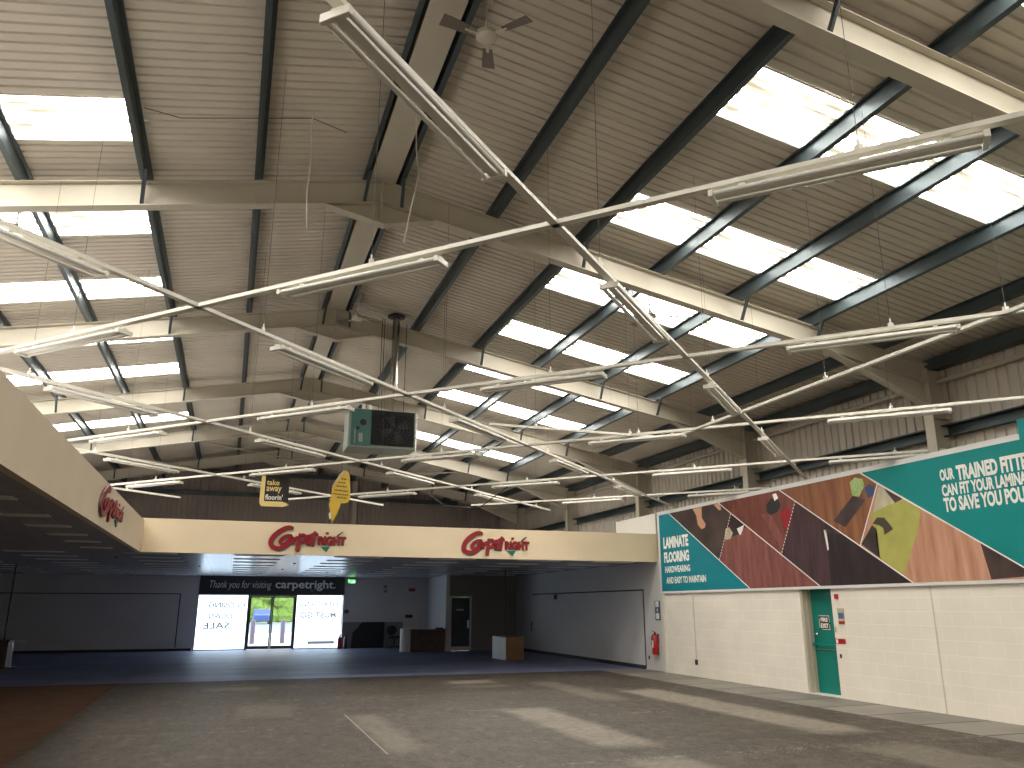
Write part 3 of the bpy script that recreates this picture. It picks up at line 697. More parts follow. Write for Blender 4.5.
# white divider lines
def line(a, b, dash=False, w=.022):
    mb = MB(); a, b = Vector((0, *a)), Vector((0, *b)); n = 16 if dash else 1
    d = (b - a); px = d.normalized().cross(Vector((1, 0, 0))) * w / 2
    for k in range(n):
        p = a + d * (k / n); q = a + d * ((k + (.55 if dash else 1)) / n)
        mb.prism([(BX - .005, *(p + px).yz), (BX - .005, *(q + px).yz), (BX - .005, *(q - px).yz), (BX - .005, *(p - px).yz)], (-.001, 0, 0))
    mb.build('divider_line', 'print_white', T)
line((19.0, zt), (15.62, zb)); line((16.63, zt), (13.32, zb)); line((14.30, zt), (10.98, zb)); line((11.90, zt), (8.62, zb))
line((16.15, 3.74), (16.76, 2.70), True); line((13.81, 3.77), (14.42, 2.71), True); line((11.52, 3.78), (12.11, 2.74))
def btext(body, y, z0, w, h, off=.03): text('banner_lettering', body, 'print_white', (BX - .002, y, z0), (0, -1, 0), (0, 0, 1), w, h, T, depth=.002, offset=off)
btext('LAMINATE', 19.36, 3.14, 1.26, .30, .045); btext('FLOORING', 19.36, 2.77, 1.26, .28, .045)
btext('HARDWEARING', 19.34, 2.51, 1.26, .17); btext('AND EASY TO MAINTAIN', 19.30, 2.23, 1.92, .17)
btext('OUR', 10.13, 3.64, .28, .19, .04); btext('TRAINED FITTERS', 9.80, 3.60, 1.43, .25, .045)
btext('CAN FIT YOUR LAMINATE', 10.13, 3.385, 1.68, .195, .04); btext('TO SAVE YOU POUNDS', 10.13, 3.13, 1.80, .235, .04)
o = MB().box(10.84, 10.90, 3.0, 8.53, 3.84, 4.32).build('teal_board', 'teal', bevel=.004)
tag(o, 'small teal board standing proud over the top right corner of the banner', 'sign board')

# ------------------------------------------------------------------ fire door and wall items
D = tag(thing('door_2', None, None, (11.22, 13.55, 0)), 'teal fire door with push bar in the cream block wall', 'door', None, 'structure')
leaf = MB().box(11.20, 11.245, DY0 + .01, DY1 - .05, .02, 2.04).build('door_leaf', 'door_teal', D)
MB().box(11.02, 11.25, DY1 - .05, DY1 - .005, 0, 2.05).box(11.10, 11.14, DY1 - .075, DY1 - .05, 0, 2.05).box(11.17, 11.2, DY1 - .075, DY1 - .05, 0, 2.05).build('door_jamb', 'jamb', D)
MB().box(11.0, 11.25, DY0, DY1, .0, .02).build('threshold', 'trim', D)
MB().bar((11.12, DY0 + .06, .93), (11.12, DY1 - .1, .93), .022, .022).box(11.12, 11.2, DY0 + .08, DY0 + .12, .9, .97).box(11.12, 11.2, DY1 - .16, DY1 - .12, .9, .97).build('push_bar', 'door_teal', leaf, bevel=.003)
MB().bar((11.185, DY0 + .03, .84), (11.185, DY1 - .1, .84), .02, .012).build('bar_rail', 'heater_grey', leaf)
sg = MB().box(11.19, 11.2, 13.44, 13.74, 1.21, 1.48).build('door_sign', 'ink', leaf)
mb = MB()
for (y0, y1, z0, z1) in ((13.44, 13.74, 1.47, 1.48), (13.44, 13.45, 1.35, 1.47), (13.73, 13.74, 1.24, 1.42), (13.44, 13.68, 1.21, 1.22), (13.44, 13.45, 1.22, 1.32)): mb.box(11.188, 11.19, y0, y1, z0, z1)
mb.build('sign_border', 'print_white', sg)
text('sign_lettering', 'FIRE', 'print_white', (11.189, 13.69, 1.365), (0, -1, 0), (0, 0, 1), .2, .075, sg, depth=.002, offset=.03)
text('sign_lettering', 'EXIT', 'print_white', (11.189, 13.70, 1.245), (0, -1, 0), (0, 0, 1), .22, .085, sg, depth=.002, offset=.03)
MB().lathe((11.17, 13.82, 1.13), [(.02, -.02), (.03, 0), (.02, .03)], 12, 'X').build('door_knob', 'chrome', leaf)
def wallplate(nm, m, y0, y1, z0, z1, lab, cat, th=.01, grp=None):
    return tag(MB().box(XR - th, XR, y0, y1, z0, z1).build(nm, m), lab, cat, grp)
n1 = wallplate('safety_notice', 'pr_cream', 12.79, 12.96, 1.33, 1.62, 'small blue and red notice on the block wall right of the fire door', 'notice')
MB().box(XR - .012, XR - .01, 12.80, 12.94, 1.43, 1.54).build('blue_patch', 'blue_sign', n1); MB().box(XR - .012, XR - .01, 12.79, 12.95, 1.335, 1.385).build('red_patch', 'extinguisher', n1)
n2 = wallplate('fire_notice', 'extinguisher', 12.83, 13.09, .975, 1.065, 'narrow red fire notice on the block wall right of the fire door', 'notice')
MB().box(XR - .012, XR - .01, 13.02, 13.07, .985, 1.055).build('white_patch', 'print_white', n2)
wallplate('call_point', 'extinguisher', 12.90, 12.98, 1.79, 1.88, 'tiny red call point up beside the fire door top', 'call point', .03)
wallplate('instruction_card', 'pr_cream', 13.03, 13.08, 1.18, 1.28, 'thin pale card beside the edge of the teal fire door', 'card')
wallplate('wall_hook', 'black', 12.97, 12.99, .72, .79, 'little black hook below the red notice on the block wall', 'hook', .03)
tag(MB().box(XR - .008, XR, 10.68, 10.70, 0, 1.985).build('expansion_joint', 'crack'), 'thin vertical movement joint in the block wall right of the fire door', 'wall joint')
t = MB().tube([(XR - .012, 18.10, 1.98), (XR - .012, 18.10, .40)], .009, 8).build('wall_conduit', 'crack')
tag(t, 'thin vertical conduit down the block wall near the fire extinguisher', 'conduit')
MB().box(XR - .035, XR, 18.06, 18.14, .28, .40).build('outlet_box', 'dark_steel', t)
tag(MB().box(XR - .06, XR, 19.50, 19.62, 0, 1.98).build('corner_trim', 'plaster_white'), 'cream vertical corner post at the left end of the block wall', 'corner post')
# extinguisher and emergency light on the right wall
T = thing('fire_extinguisher', 'red fire extinguisher hung on the grey wall left of the block wall', 'fire extinguisher', (XR - .1, 19.98, .4))
MB().lathe((XR - .1, 19.98, .42), [(.07, 0), (.085, .02), (.085, .42), (.06, .49), (.03, .51)], 18).build('cylinder', 'extinguisher', T, smooth=True)
MB().lathe((XR - .1, 19.98, .93), [(.025, 0), (.025, .04), (.015, .06)], 10).bar((XR - .1, 19.98, .98), (XR - .1, 20.10, 1.02), .02, .012).build('valve', 'black', T)
MB().tube([(XR - .1, 20.0, .95), (XR - .14, 20.08, .9), (XR - .16, 20.09, .7), (XR - .15, 20.08, .6)], .01, 8).build('hose', 'black', T)
MB().box(XR - .188, XR - .184, 19.93, 20.02, .6, .78).build('label_plate', 'print_white', T)
MB().box(XR - .02, XR, 19.95, 20.01, .7, .95).build('bracket', 'dark_steel', T)
T = thing('extinguisher_notice', 'tall white and blue notice on the wall above the red extinguisher', 'notice', (XR - .01, 19.93, 1.3))
MB().box(XR - .02, XR, 19.80, 20.06, 1.30, 1.80).build('plate', 'navy', T)
for z0, z1 in ((1.64, 1.79), (1.33, 1.48)): MB().box(XR - .023, XR - .02, 19.84, 20.02, z0, z1).build('white_square', 'print_white', T)
MB().box(XR - .023, XR - .02, 19.9, 19.95, 1.52, 1.6).build('symbol', 'print_white', T)
tag(MB().box(XR - .01, XR, 20.5, 20.56, .27, .36).build('wall_socket', 'black'), 'small dark socket low on the grey wall left of the extinguisher', 'socket')
tag(MB().box(XR - .05, XR, 27.2, 27.35, 1.9, 2.05).build('wall_sensor', 'black'), 'small dark sensor high on the grey right wall', 'sensor')
tag(MB().tube([(XR - .01, 29.6, 1.08), (XR - .06, 29.6, 1.08), (XR - .06, 29.6, .78), (XR - .01, 29.6, .78)], .015, 8).build('pull_handle', 'black'), 'dark pull handle on the grey right wall near its far end', 'handle')

# ------------------------------------------------------------------ lighting trunking lattice
ZT = 4.27
def trunk(p, q, lab, hangs):
    T = thing('lighting_trunking', lab, 'light trunking', (p[0], p[1], ZT), 'white trunking runs')
    d = (Vector((*q, 0)) - Vector((*p, 0))).normalized()
    mb = MB().bar((*p, ZT), (*q, ZT), .045, .038)
    nrm = Vector((-d.y, d.x, 0))
    for s in (-1, 1): mb.bar(Vector((*p, ZT - .014)) + nrm * s * .026, Vector((*q, ZT - .014)) + nrm * s * .026, .008, .01)
    mb.build('channel', 'white', T)
    for x in hangs:
        t_ = (x - p[0]) / (q[0] - p[0]) if abs(q[0] - p[0]) > .3 else x
        y = p[1] + (q[1] - p[1]) * t_; xx = p[0] + (q[0] - p[0]) * t_
        b_ = MB().box(xx - .018, xx + .018, y - .018, y + .018, ZT + .019, ZT + .055).bar((xx, y, ZT + .05), (xx, y, ZT + .10), .005, .014).build('hanger', 'white', T)
        MB().tube([(xx, y, ZT + .09), (xx, y, zr(xx, Z_RT) + .0)], .0022, 6).build('suspension_wire', 'wire', b_)
# each run is straight; its offset changes slightly along its length because the lattice is a touch out of square
Acs = [(.2, 2.86, 10.7, 2.58), (-1.75, 7.80, 11.3, 7.99), (-2.7, 12.87, 8.35, 12.71), (-2.7, 18.0, 3.7, 17.75), (-2.7, 22.95, -1.35, 22.9)]
Bcs = [(-2.5, 6.93, 3.93, 6.67), (-2.67, 11.81, 6.7, 11.67), (-2.67, 17.05, 9.56, 16.9), (1.2, 22.24, 11.5, 21.94), (5.95, 26.64, 11.4, 26.88)]
def off(c, x): return c[1] + (c[3] - c[1]) * (x - c[0]) / (c[2] - c[0])
Aend = [(-2.6, 11.4), (-3.2, 11.45), (-3.2, 8.35), (-3.2, 3.7), (-3.2, -1.35)]
Bend = [(-3.2, 9.0), (-3.2, 9.0), (-3.2, 11.4), (1.2, 11.5), (5.95, 11.5)]
hx = [-2.45, .1, 2.6, 5.15, 7.7, 10.2]
nA = ['nearest', 'second nearest', 'third nearest', 'fourth nearest', 'farthest']
nB = nA
for i, (c, (a, b)) in enumerate(zip(Acs, Aend)):
    trunk((a, a + off(c, a)), (b, b + off(c, b)), 'thin white trunking run falling from upper left to lower right, %s of its kind' % nA[i], [x for x in hx if a < x < b])
for i, (c, (a, b)) in enumerate(zip(Bcs, Bend)):
    trunk((a, off(c, a) - a), (b, off(c, b) - b), 'thin white trunking run rising from lower left to upper right, %s of its kind' % nB[i], [x + .75 for x in hx if a < x + .75 < b])
trunk((6.55, 11.17), (6.6, -1.0), 'plain white trunking run coming towards the camera at upper right, without lights', [.1, .3, .5])
trunk((3.45, 11.12), (6.5, 11.15), 'short bare white trunking run across the hall joining the lengthwise one', [4.2, 5.8])
# luminaires
def make_lum():
    T = thing('batten_light', '', 'strip light', (0, 0, 0), 'twin tube batten lights')
    z = -.042
    MB().box(-.77, .77, -.028, .028, z - .03, z + .012).box(-.60, -.56, -.012, .012, z + .012, z + .036).box(.56, .60, -.012, .012, z + .012, z + .036).build('body', 'white', T)
    for y in (-.062, .062):
        MB().tube([(-.745, y, z - .028), (.745, y, z - .028)], .0165, 10).build('tube', 'tube', T, smooth=True)
    for x in (-.765, .765):
        MB().box(x - .016, x + .016, -.082, .082, z - .05, z - .004).build('lamp_holder', 'white', T, bevel=.004)
    return T
lum0 = make_lum(); used = False
kx_near = [-1.70, .77, 3.27, 5.76, 8.25, 10.7]; kx_far = [-1.72, .79, 3.34, 5.87, 8.41, 10.75]; kn = ['first', 'second', 'third', 'fourth', 'fifth', 'sixth']
def lum(x, y, ang, lab):
    global used
    if not used:
        lum0.location = (x, y, ZT - .02); lum0.rotation_euler = (0, 0, ang); lum0['label'] = lab; used = True
    else: copy_thing(lum0, (x, y, ZT - .02), ang, lab)
for i, (c, ks) in enumerate(zip(Acs, ([0, 1, 2, 3, 4], [0, 1, 2, 3, 4], [0, 1, 2, 3], [0, 1], []))):
    kx = kx_near if i == 0 else kx_far
    for j in ks: lum(kx[j], kx[j] + off(c, kx[j]), R(45), 'twin tube batten light on the %s falling trunking run, %s from its left end' % (nA[i], kn[j]))
for i, (c, ks) in enumerate(zip(Bcs, ([0, 1, 2, 3], [0, 1, 2, 3], [0, 1, 2, 3, 4], [2, 3, 4], [4]))):
    kx = kx_near if i < 2 else kx_far
    for n_, j in enumerate(ks): lum(kx[j], off(c, kx[j]) - kx[j], R(-45), 'twin tube batten light on the %s rising trunking run, %s from its left end' % (nB[i], kn[n_]))
lum(10.72, off(Bcs[3], 10.72) - 10.72, R(-45), 'twin tube batten light over the banner top, on the fourth nearest rising run')
lum(10.72, off(Bcs[4], 10.72) - 10.72, R(-45), 'twin tube batten light on the farthest rising trunking run, over the left of the banner')

# ------------------------------------------------------------------ fans
def make_fan():
    T = thing('ceiling_fan', '', 'ceiling fan', (0, 0, 0), 'ceiling fans')
    MB().lathe((0, 0, 0), [(.035, -.10), (.07, -.05), (.075, -.004)], 16).build('canopy', 'fan', T, smooth=True)
    MB().tube([(0, 0, -.08), (0, 0, -.42)], .012, 8).build('rod', 'fan', T)
    MB().lathe((0, 0, -.55), [(.055, .005), (.09, .015), (.11, .035), (.11, .08), (.07, .11), (.03, .15)], 24).build('motor', 'fan', T, smooth=True)
    for k in range(3):
        a = R(120 * k); ca, sa = math.cos(a), math.sin(a)
        def P(r, w, z): return (r * ca - w * sa, r * sa + w * ca, -.50 + z)
        mb = MB().add([P(.2, -.05, -.012), P(.2, .05, .012), P(.50, .075, .014), P(.50, -.065, -.014), P(.2, -.05, -.006), P(.2, .05, .018), P(.50, .075, .02), P(.50, -.065, -.008)],
                      [(0, 1, 2, 3), (7, 6, 5, 4), (0, 4, 5, 1), (1, 5, 6, 2), (2, 6, 7, 3), (3, 7, 4, 0)])
        b_ = mb.build('blade', 'fan_blade', T)
        MB().bar(P(.1, 0, 0), P(.24, 0, .0), .03, .012).build('blade_arm', 'fan', b_)
    return T
f0 = make_fan()
fans = [(1.99, 6.60, 70, 'ceiling fan with pale hub hanging beside the ridge strip at the top of the view'),
        (6.39, 11.38, -22, 'ceiling fan hanging in front of the glowing right roof lights'),
        (1.98, 15.35, 10, 'pale ceiling fan hanging beside the ridge near the steel flue'), (-3.15, 11.5, 40, 'ceiling fan over the left slope at the left edge of the view'),
        (2.6, 22.8, 30, 'far dark ceiling fan seen just left of the green heater')]
for i, (x, y, a, lab) in enumerate(fans):
    z = zr(x, Z_DK) - .004
    if i == 0: f0.location = (x, y, z); f0.rotation_euler = (0, 0, R(a)); f0['label'] = lab
    else: copy_thing(f0, (x, y, z), R(a), lab)

# ------------------------------------------------------------------ heater, flue, cables
HX0, HX1, HY, HZ0, HZ1 = 1.93, 3.26, 15.45, 4.64, 5.42
T = thing('unit_heater', 'green and charcoal box heater hung from the roof among the trunking', 'heater', ((HX0 + HX1) / 2, HY + .35, HZ0))
MB().box(HX0, HX1, HY + .02, HY + .7, HZ0, HZ1).build('casing', 'heater_grey', T, bevel=.015)
pn = MB().box(HX0 + .05, HX0 + .44, HY - .0, HY + .02, HZ0 + .04, HZ1 - .02).build('control_panel', 'heater_green', T)
MB().lathe((HX0 + .28, HY - .001, HZ0 + .50), [(.065, 0), (.065, -.004)], 20, 'Y').build('vent_hole', 'black', pn)
MB().lathe((HX0 + .18, HY - .001, HZ0 + .38), [(.035, 0), (.035, -.01)], 14, 'Y').build('gauge', 'black', pn)
MB().box(HX0 + .2, HX0 + .28, HY - .02, HY, HZ0 + .10, HZ0 + .28).build('terminal_box', 'heater_grey', pn, bevel=.004)
MB().box(HX0 + .12, HX0 + .14, HY - .015, HY, HZ0 + .08, HZ0 + .36).build('gas_pipe', 'heater_grey', pn)
lv = MB().box(HX0 + .44, HX1 - .03, HY - .005, HY + .02, HZ0 + .06, HZ1 - .02).build('front_grille', 'heater_dark', T)
for k in range(11):
    z = HZ0 + .12 + k * .058
    if z < HZ1 - .05: MB().bar((HX0 + .47, HY - .012, z), (HX1 - .06, HY - .012, z), .02, .006).build('louvre_blade', 'heater_dark', lv)
fan_c = (HX1 - .42, HY - .016, HZ0 + .40)
mb = MB()
for r in (.10, .17, .24, .30):
    mb.tube([(fan_c[0] + r * math.cos(a * math.pi / 14), fan_c[1] - .004, fan_c[2] + r * math.sin(a * math.pi / 14)) for a in range(29)], .006, 6)
mb.build('fan_guard', 'black', lv)
for k in range(4):
    a = k * math.pi / 2 + .4; c_, s_ = math.cos(a), math.sin(a)
    MB().prism([(fan_c[0] + r * c_ - w * s_, fan_c[1], fan_c[2] + r * s_ + w * c_) for r, w in ((.04, -.03), (.27, -.09), (.27, .09), (.04, .03))], (0, -.003, 0)).build('fan_blade', 'black', lv)
MB().box(HX1 + .0, HX1 + .03, HY + .02, HY + .05, HZ0 - .02, HZ1 - .02).box(HX1 - .06, HX1 + .05, HY + .0, HY + .05, HZ1 - .03, HZ1 - .01).build('side_bracket', 'stainless', T)
for x in (HX0 + .3, HX0 + .42): MB().lathe((x, HY + .15, HZ1), [(.035, 0), (.035, .08), (.02, .12)], 12).build('pipe_fitting', 'white', T)
for x in (HX0 + .62, HX0 + .67, HX1 - .42, HX1 - .2):
    MB().tube([(x, HY + .3, HZ1 - .01), (x, HY + .3, zr(x, Z_RT) + .02)], .008, 6).build('hanging_rod', 'dark_steel', T)
T = thing('flue_pipe', 'shiny steel flue pipe with dark collar dropping from the roof above the heater', 'flue pipe', (2.84, 15.75, 5.95))
MB().tube([(2.84, 15.75, 5.96), (2.84, 15.75, zr(2.84, Z_DK) + .05)], .075, 20).build('pipe', 'stainless', T, smooth=True)
MB().lathe((2.84, 15.75, 0), [(.18, 7.50), (.18, 7.53), (.09, 7.56)], 24).build('collar', 'dark_steel', T, smooth=True)
MB().lathe((2.84, 15.75, 0), [(.08, 5.94), (.085, 5.97), (.08, 6.0)], 20).build('end_ring', 'stainless', T, smooth=True)
def cab(pts, lab):
    tag(MB().tube(pts, .008, 6).build('dangling_cable', 'cable', smooth=True), lab, 'cable', 'loose cables under the roof')
cab([(.47, 8.95, 7.55), (.47, 8.95, 7.25), (.49, 8.93, 6.8), (.47, 8.93, 6.4), (.50, 8.93, 5.95)], 'pale loose cable hanging straight down left of the ridge')
cab([(1.70, 8.65, 7.55), (1.73, 8.7, 7.1), (1.78, 8.75, 6.8), (1.72, 8.85, 6.4), (1.66, 8.94, 5.95)], 'pale loose curved cable hanging just right of the ridge')
tag(MB().tube([(.9, 9.0, zr(.9, 7.5)), (.47, 8.95, 7.45), (-1.0, 8.9, 7.1), (-1.4, 8.9, 7.15)], .006, 6).build('sagging_wire', 'wire'), 'thin sagging dark wire under the left roof slope', 'wire')
tag(MB().tube([(3.9, 17.0, 4.0), (4.3, 17.0, 3.75), (5.0, 16.8, 3.72), (5.6, 16.5, 4.2)], .012, 6).build('drooping_cable', 'black'), 'black cable drooping below the trunking right of the yellow sign', 'cable')

# ------------------------------------------------------------------ hanging signs
T = thing('hanging_sign', 'dark hanging sign with yellow L shaped border reading take away floorin', 'sign', (.66, 16.55, 3.56))
y = 16.5
MB().box(.50, .96, y, y + .02, 3.64, 4.16).build('board', 'sign_dark', T)
MB().prism([(.41, y - .012, 3.62), (.46, y - .012, 3.55), (.86, y - .012, 3.55), (.99, y - .012, 3.59), (.86, y - .012, 3.65), (.50, y - .012, 3.65), (.50, y - .012, 4.17), (.43, y - .012, 4.15)], (0, .03, 0)).build('border', 'yellow_pale', T)
text('sign_lettering', 'take', 'yellow_pale', (.53, y - .001, 3.97), (1, 0, 0), (0, 0, 1), .24, .11, T, depth=.004, offset=.02)
text('sign_lettering', 'away', 'yellow_pale', (.53, y - .001, 3.81), (1, 0, 0), (0, 0, 1), .29, .13, T, depth=.004, offset=.02)
text('sign_lettering', "floorin'", 'print_white', (.52, y - .001, 3.68), (1, 0, 0), (0, 0, 1), .33, .11, T, depth=.004, offset=.02)
for x in (.55, .9): MB().tube([(x, y + .01, 4.14), (x, y + .03, 4.2)], .004, 6).build('hanging_wire', 'wire', T)
T = thing('hanging_sign', 'yellow speech bubble sign hanging by the far gable with dark printed lines and torn tail', 'sign', (1.8, 15.05, 3.1))
y = 15.05
front = [(1.64, 3.80), (1.76, 4.02), (1.82, 4.09), (1.88, 4.11), (1.94, 4.09), (1.97, 4.0), (2.0, 3.62), (1.97, 3.53), (1.90, 3.50), (1.82, 3.49), (1.80, 3.40), (1.72, 3.22), (1.67, 3.10), (1.63, 3.30), (1.59, 3.46), (1.62, 3.52), (1.58, 3.54), (1.62, 3.57)]
mb = MB().prism([(px, y + .5 * (px - 1.8), pz) for px, pz in front], (0, .012, 0)); mb.build('board', 'yellow', T)
mb = MB().prism([(px, y + .5 * (px - 1.8) - .004, pz) for px, pz in ((1.64, 3.80), (1.76, 4.02), (1.84, 4.10), (1.87, 4.09), (1.79, 4.0), (1.67, 3.79))], (0, -.004, 0)); mb.build('torn_edge', 'pr_cream', T)
for k, (z, x0, x1) in enumerate(((3.93, 1.80, 1.92), (3.86, 1.75, 1.91), (3.79, 1.72, 1.93), (3.71, 1.68, 1.94), (3.64, 1.66, 1.95), (3.58, 1.74, 1.94))):
    x = x0; mb = MB()
    while x < x1 - .02:
        w = random.uniform(.02, .05); w = min(w, x1 - x)
        mb.prism([(a, y + .5 * (a - 1.8) - .002, zz) for a, zz in ((x, z), (x + w, z + .005), (x + w, z + .027), (x, z + .022))], (0, -.002, 0)); x += w + .012
    mb.build('printed_line', 'ink', T)
MB().prism([(px, y + .5 * (px - 1.8) - .006, pz) for px, pz in ((1.60, 3.28), (1.63, 3.32), (1.645, 3.2), (1.62, 3.17))], (0, -.004, 0)).build('paper_scrap', 'print_white', T)
for x in (1.80, 1.95): MB().tube([(x, y + .5 * (x - 1.8), 4.06), (x, y + .5 * (x - 1.8), ZT - .02)], .004, 6).build('hanging_wire', 'wire', T)

# ------------------------------------------------------------------ recessed lights in the low ceiling
cx = [(-7.1, -5.9), (-4.75, -3.55), (-2.35, -1.2), (.05, 1.2), (2.4, 3.6), (4.8, 6.0), (7.2, 8.4), (9.4, 10.6)]
ry = [20.5, 22.2, 23.8, 25.6, 27.2, 28.8, 30.5, 32.2, 33.8]
colname = ['far left', 'second left', 'left of the windows', 'left window half', 'right window half', 'right of the windows', 'near the navy door', 'by the right wall']
def reclight(x0, x1, y, lab):
    o = MB().box(x0, x1, y - .15, y + .15, ZC - .012, ZC - .001).build('recessed_light', 'trim'); tag(o, lab, 'ceiling light', 'recessed lights in the low ceiling')
    mb = MB()
    for k in range(2): mb.box(x0 + .03, x1 - .03, y - .13 + k * .135, y - .005 + k * .135, ZC - .016, ZC - .012)
    mb.build('louvre', 'diffuser', o)
for i, (a, b) in enumerate(cx):
    for j, yy in enumerate(ry):
        if a > 7 and yy > 31: continue
        reclight(a, b, yy, 'unlit recessed ceiling light, column %s, %s row in from the fascia' % (colname[i], ordn[j]))
for j, yy in enumerate((10.4, 12.35, 13.9, 15.5, 17.1, 18.8)):
    reclight(-2.98, -2.38, yy, 'small unlit recessed light behind the left fascia, %s from the near end' % ordn[j])
    if j % 2 == 0: reclight(-5.4, -4.8, yy, 'small unlit recessed light far under the left low ceiling, %s pair from the near end' % ordn[j // 2])
for i, (x, yy) in enumerate(((-.9, 26.5), (1.7, 24.0), (1.6, 27.8), (4.0, 33.0), (3.3, 30.2), (-2.7, 22.3))):
    tag(MB().lathe((x, yy, ZC - .03), [(.02, .0), (.035, .01), (.04, .03)], 14).build('smoke_detector', 'black', smooth=True), 'small dark round detector under the low ceiling, %s of six from the right' % ordn[5 - i] if False else
        'small dark round detector under the low ceiling, ' + ('left of the two window halves', 'nearest below the left logo', 'middle over the doors', 'by the green exit lamp', 'over the right shop window', 'below the fascia corner')[i], 'detector', 'dark detectors on the low ceiling')

# ------------------------------------------------------------------ far end furniture
T = thing('exit_lamp', 'glowing green exit lamp on the end wall right of the navy board', 'exit sign', (4.85, E0 - .04, 2.6))
MB().box(4.68, 5.02, E0 - .08, E0, 2.58, 2.76).build('housing', 'trim', T); MB().box(4.70, 5.0, E0 - .085, E0 - .08, 2.60, 2.74).build('lit_face', 'exit_green', T)
tag(MB().prism([(4.95, E0 - .08, 0), (6.3, E0 - .08, 0), (6.3, E0 - .08, 1.03), (5.36, E0 - .08, 1.03), (5.2, E0 - .08, .82), (5.0, E0 - .08, .62)], (0, .05, 0)).build('black_board', 'black'),
    'black board with cut corner leaning at the foot of the end wall', 'board')
wallp = lambda nm, m, x0, x1, z0, z1, lab, cat: tag(MB().box(x0, x1, E0 - .025, E0, z0, z1).build(nm, m), lab, cat)
wallp('red_plaque', 'extinguisher', 7.3, 7.58, 2.28, 2.41, 'small dark red plaque high on the end wall above the counter', 'plaque')
wallp('coat_rail', 'black', 7.18, 7.50, 1.19, 1.32, 'short black box on the end wall above the counter', 'box')
wallp('thermostat', 'darkwall', 6.22, 6.37, 2.41, 2.53, 'small grey box high on the end wall, upper of two', 'control box')
wallp('thermostat', 'darkwall', 6.22, 6.37, 2.22, 2.34, 'small grey box high on the end wall, lower of two', 'control box')
wallp('alarm_panel', 'frame', 4.62, 4.80, 1.38, 1.53, 'small grey switch box beside the right shop window', 'switch box')
wallp('notice_sheet', 'trim', 6.75, 7.05, 1.35, 1.75, 'pale sheet of paper pinned on the end wall left of the black box', 'paper')
T = thing('fire_extinguisher', 'red fire extinguisher on the floor at the right edge of the shop windows', 'fire extinguisher', (4.45, 34.6, 0))
MB().lathe((4.45, 34.6, 0), [(.08, 0), (.09, .02), (.09, .38), (.05, .45), (.02, .5)], 16).build('cylinder', 'extinguisher', T, smooth=True)
MB().bar((4.41, 34.6, .5), (4.52, 34.6, .54), .02, .03).build('valve', 'black', T)
T = thing('fire_extinguisher', 'dark dull extinguisher on the floor next to the red one by the windows', 'fire extinguisher', (4.70, 34.7, 0))
MB().lathe((4.70, 34.7, 0), [(.07, 0), (.08, .02), (.08, .38), (.05, .45), (.02, .5)], 16).build('cylinder', 'frame', T, smooth=True)
MB().bar((4.66, 34.7, .5), (4.78, 34.7, .54), .02, .03).build('valve', 'black', T)
# office chair
T = thing('office_chair', 'black swivel office chair between the black board and the counter', 'office chair', (6.62, 34.3, 0))
MB().box(6.40, 6.86, 34.08, 34.52, .40, .48).build('seat', 'black', T, bevel=.03)
MB().lathe((6.56, 34.5, .70), [(.12, -.02), (.19, -.01), (.20, .02), (.12, .05)], 20, 'Y').build('backrest', 'black', T, smooth=True)
MB().tube([(6.6, 34.46, .42), (6.58, 34.54, .55), (6.56, 34.54, .66)], .02, 8).build('back_support', 'black', T)
MB().tube([(6.63, 34.3, .09), (6.63, 34.3, .42)], .025, 10).build('gas_lift', 'dark_steel', T)
for k in range(5):
    a = R(72 * k + 20); l = MB().bar((6.63, 34.3, .09), (6.63 + .27 * math.cos(a), 34.3 + .27 * math.sin(a), .07), .04, .025).build('base_leg', 'black', T)
    MB().lathe((6.63 + .27 * math.cos(a), 34.3 + .27 * math.sin(a), .028), [(.02, -.02), (.028, 0), (.02, .02)], 10, 'X').build('castor', 'black', l)
# sales counter
T = thing('sales_counter', 'brown sales counter with rounded white left end beside the pale return wall', 'counter', (7.2, 31.6, 0))
MB().box(6.66, 7.98, 31.25, 31.95, 0, .78).build('body', 'wood_dark', T, bevel=.01)
mb = MB(); vs = [(6.66 - .33 * math.sin(a), 31.6 - .35 * math.cos(a)) for a in [k * math.pi / 10 for k in range(11)]]
mb.prism([(x, yy, 0) for x, yy in vs], (0, 0, .84)).build('curved_end', 'plaster_white', T)
MB().box(6.62, 8.02, 31.21, 31.99, .78, .81).build('worktop', 'wood', T, bevel=.005)
tag(MB().box(7.72, 8.0, 31.5, 31.7, .81, .87).build('desk_phone', 'black', bevel=.01), 'small dark phone on the sales counter', 'phone')
# navy door at far right
D = tag(thing('door_3', None, None, (8.67, 31.5, 0)), 'navy door with pale frame in the dark wall at the far right', 'door', None, 'structure')
MB().box(DX0 - .09, DX0, 31.46, 31.5, 0, 2.06).box(DX1, DX1 + .07, 31.46, 31.5, 0, 2.06).box(DX0 - .09, DX1 + .07, 31.46, 31.5, 2.0, 2.06).build('door_frame', 'endwall', D)
lf = MB().box(DX0 + .005, DX1 - .005, 31.5, 31.54, .01, 1.995).build('door_leaf', 'navy_door', D)
MB().box(DX0, DX1, 31.49, 31.5, .01, .16).build('kick_plate', 'endwall', lf); MB().box(DX1 - .1, DX1 - .02, 31.485, 31.5, .84, 1.14).build('push_plate', 'chrome', lf)
MB().box(DX0 + .2, DX1 - .25, 31.493, 31.5, 1.5, 1.56).build('name_plate', 'endwall', lf)
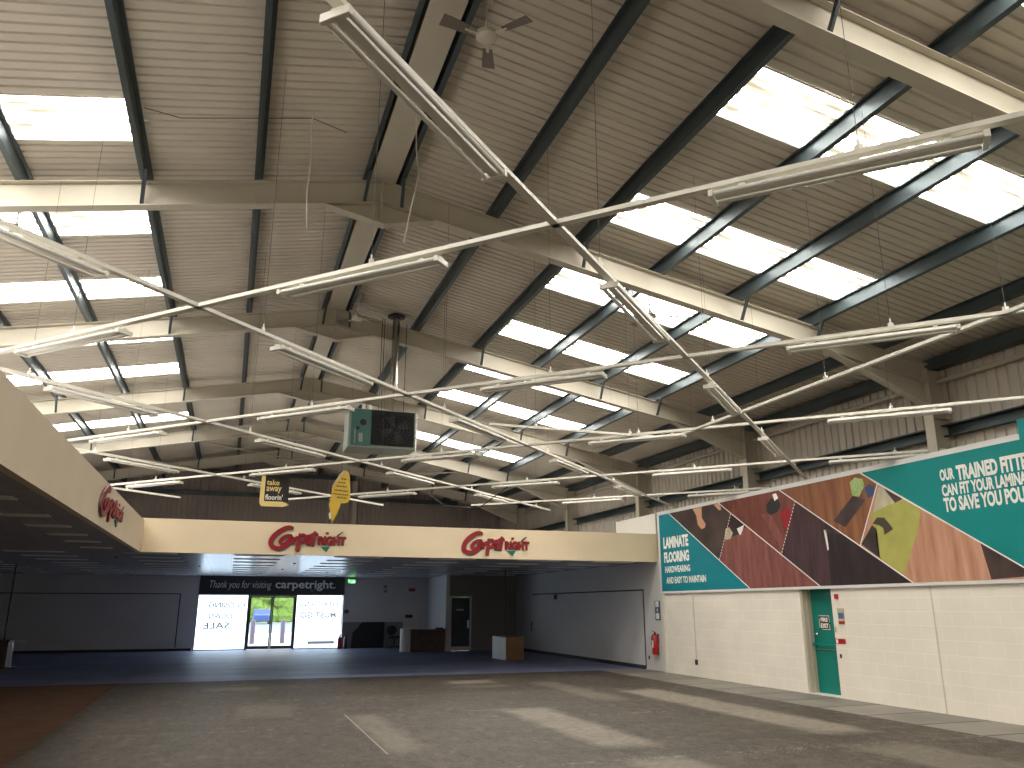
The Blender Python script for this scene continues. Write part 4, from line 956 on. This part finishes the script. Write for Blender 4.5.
# plinth with pole
T = thing('display_plinth', 'waist high plinth with white side and light brown front near the grey right wall', 'display plinth', (8.85, 26.1, 0))
MB().box(8.56, 9.17, 25.55, 26.35, 0, .70).build('body', 'wood_light', T)
MB().box(8.53, 8.56, 25.55, 26.9, 0, .70).build('side_panel', 'print_white', T); MB().box(8.50, 9.19, 25.53, 26.4, .70, .72).build('top', 'wood', T)
o = MB().tube([(8.75, 26.2, .72), (8.75, 26.2, ZC)], .022, 8).build('cable_pole', 'black'); tag(o, 'thin black pole from the plinth up to the low ceiling', 'pole', 'black cable poles')
T = thing('display_counter', 'dark brown counter at the far left edge under the low ceiling', 'counter', (-6.1, 26.7, 0))
MB().box(-7.0, -5.64, 26.5, 27.2, 0, .72).build('body', 'wood_dark', T, bevel=.01)
MB().box(-7.03, -5.60, 26.47, 27.23, .72, .75).build('top', 'black', T); 
MB().tube([(-5.56, 26.6, .05), (-5.56, 26.6, .70), (-5.50, 26.6, .48)], .015, 8).box(-5.62, -5.40, 26.5, 26.8, .0, .05).build('side_leg', 'chrome', T)
MB().bar((-5.45, 26.65, .72), (-5.28, 26.65, .72), .1, .03).build('card_holder', 'print_white', T)
o = MB().tube([(-5.80, 26.7, .75), (-5.80, 26.7, ZC)], .022, 8).build('cable_pole', 'black'); tag(o, 'thin black pole rising from the dark counter at the left edge', 'pole', 'black cable poles')

# ------------------------------------------------------------------ world, camera, view
w = bpy.data.worlds.new('world'); bpy.context.scene.world = w; w.use_nodes = True
bg = w.node_tree.nodes['Background']; bg.inputs['Color'].default_value = (.86, .93, 1., 1); bg.inputs['Strength'].default_value = .9
cam = bpy.data.cameras.new('camera'); co = bpy.data.objects.new('camera', cam); C.objects.link(co)
co.location = (0, 0, 1.65)
co.rotation_euler = (R(90 + 15.558), R(0), R(-18.934))
cam.sensor_width = 36; cam.lens = 799.65 / 1024 * 36; cam.clip_end = 300; cam.clip_start = .05
sc = bpy.context.scene; sc.camera = co
sc.view_settings.view_transform = 'Standard'; sc.view_settings.look = 'None'; sc.view_settings.exposure = 2.22; sc.view_settings.gamma = 1
sc.view_settings.use_curve_mapping = False
sc.cycles.max_bounces = 8; sc.cycles.diffuse_bounces = 5; sc.cycles.transparent_max_bounces = 8
sc.cycles.sample_clamp_indirect = 4
sc.cycles.use_denoising = True
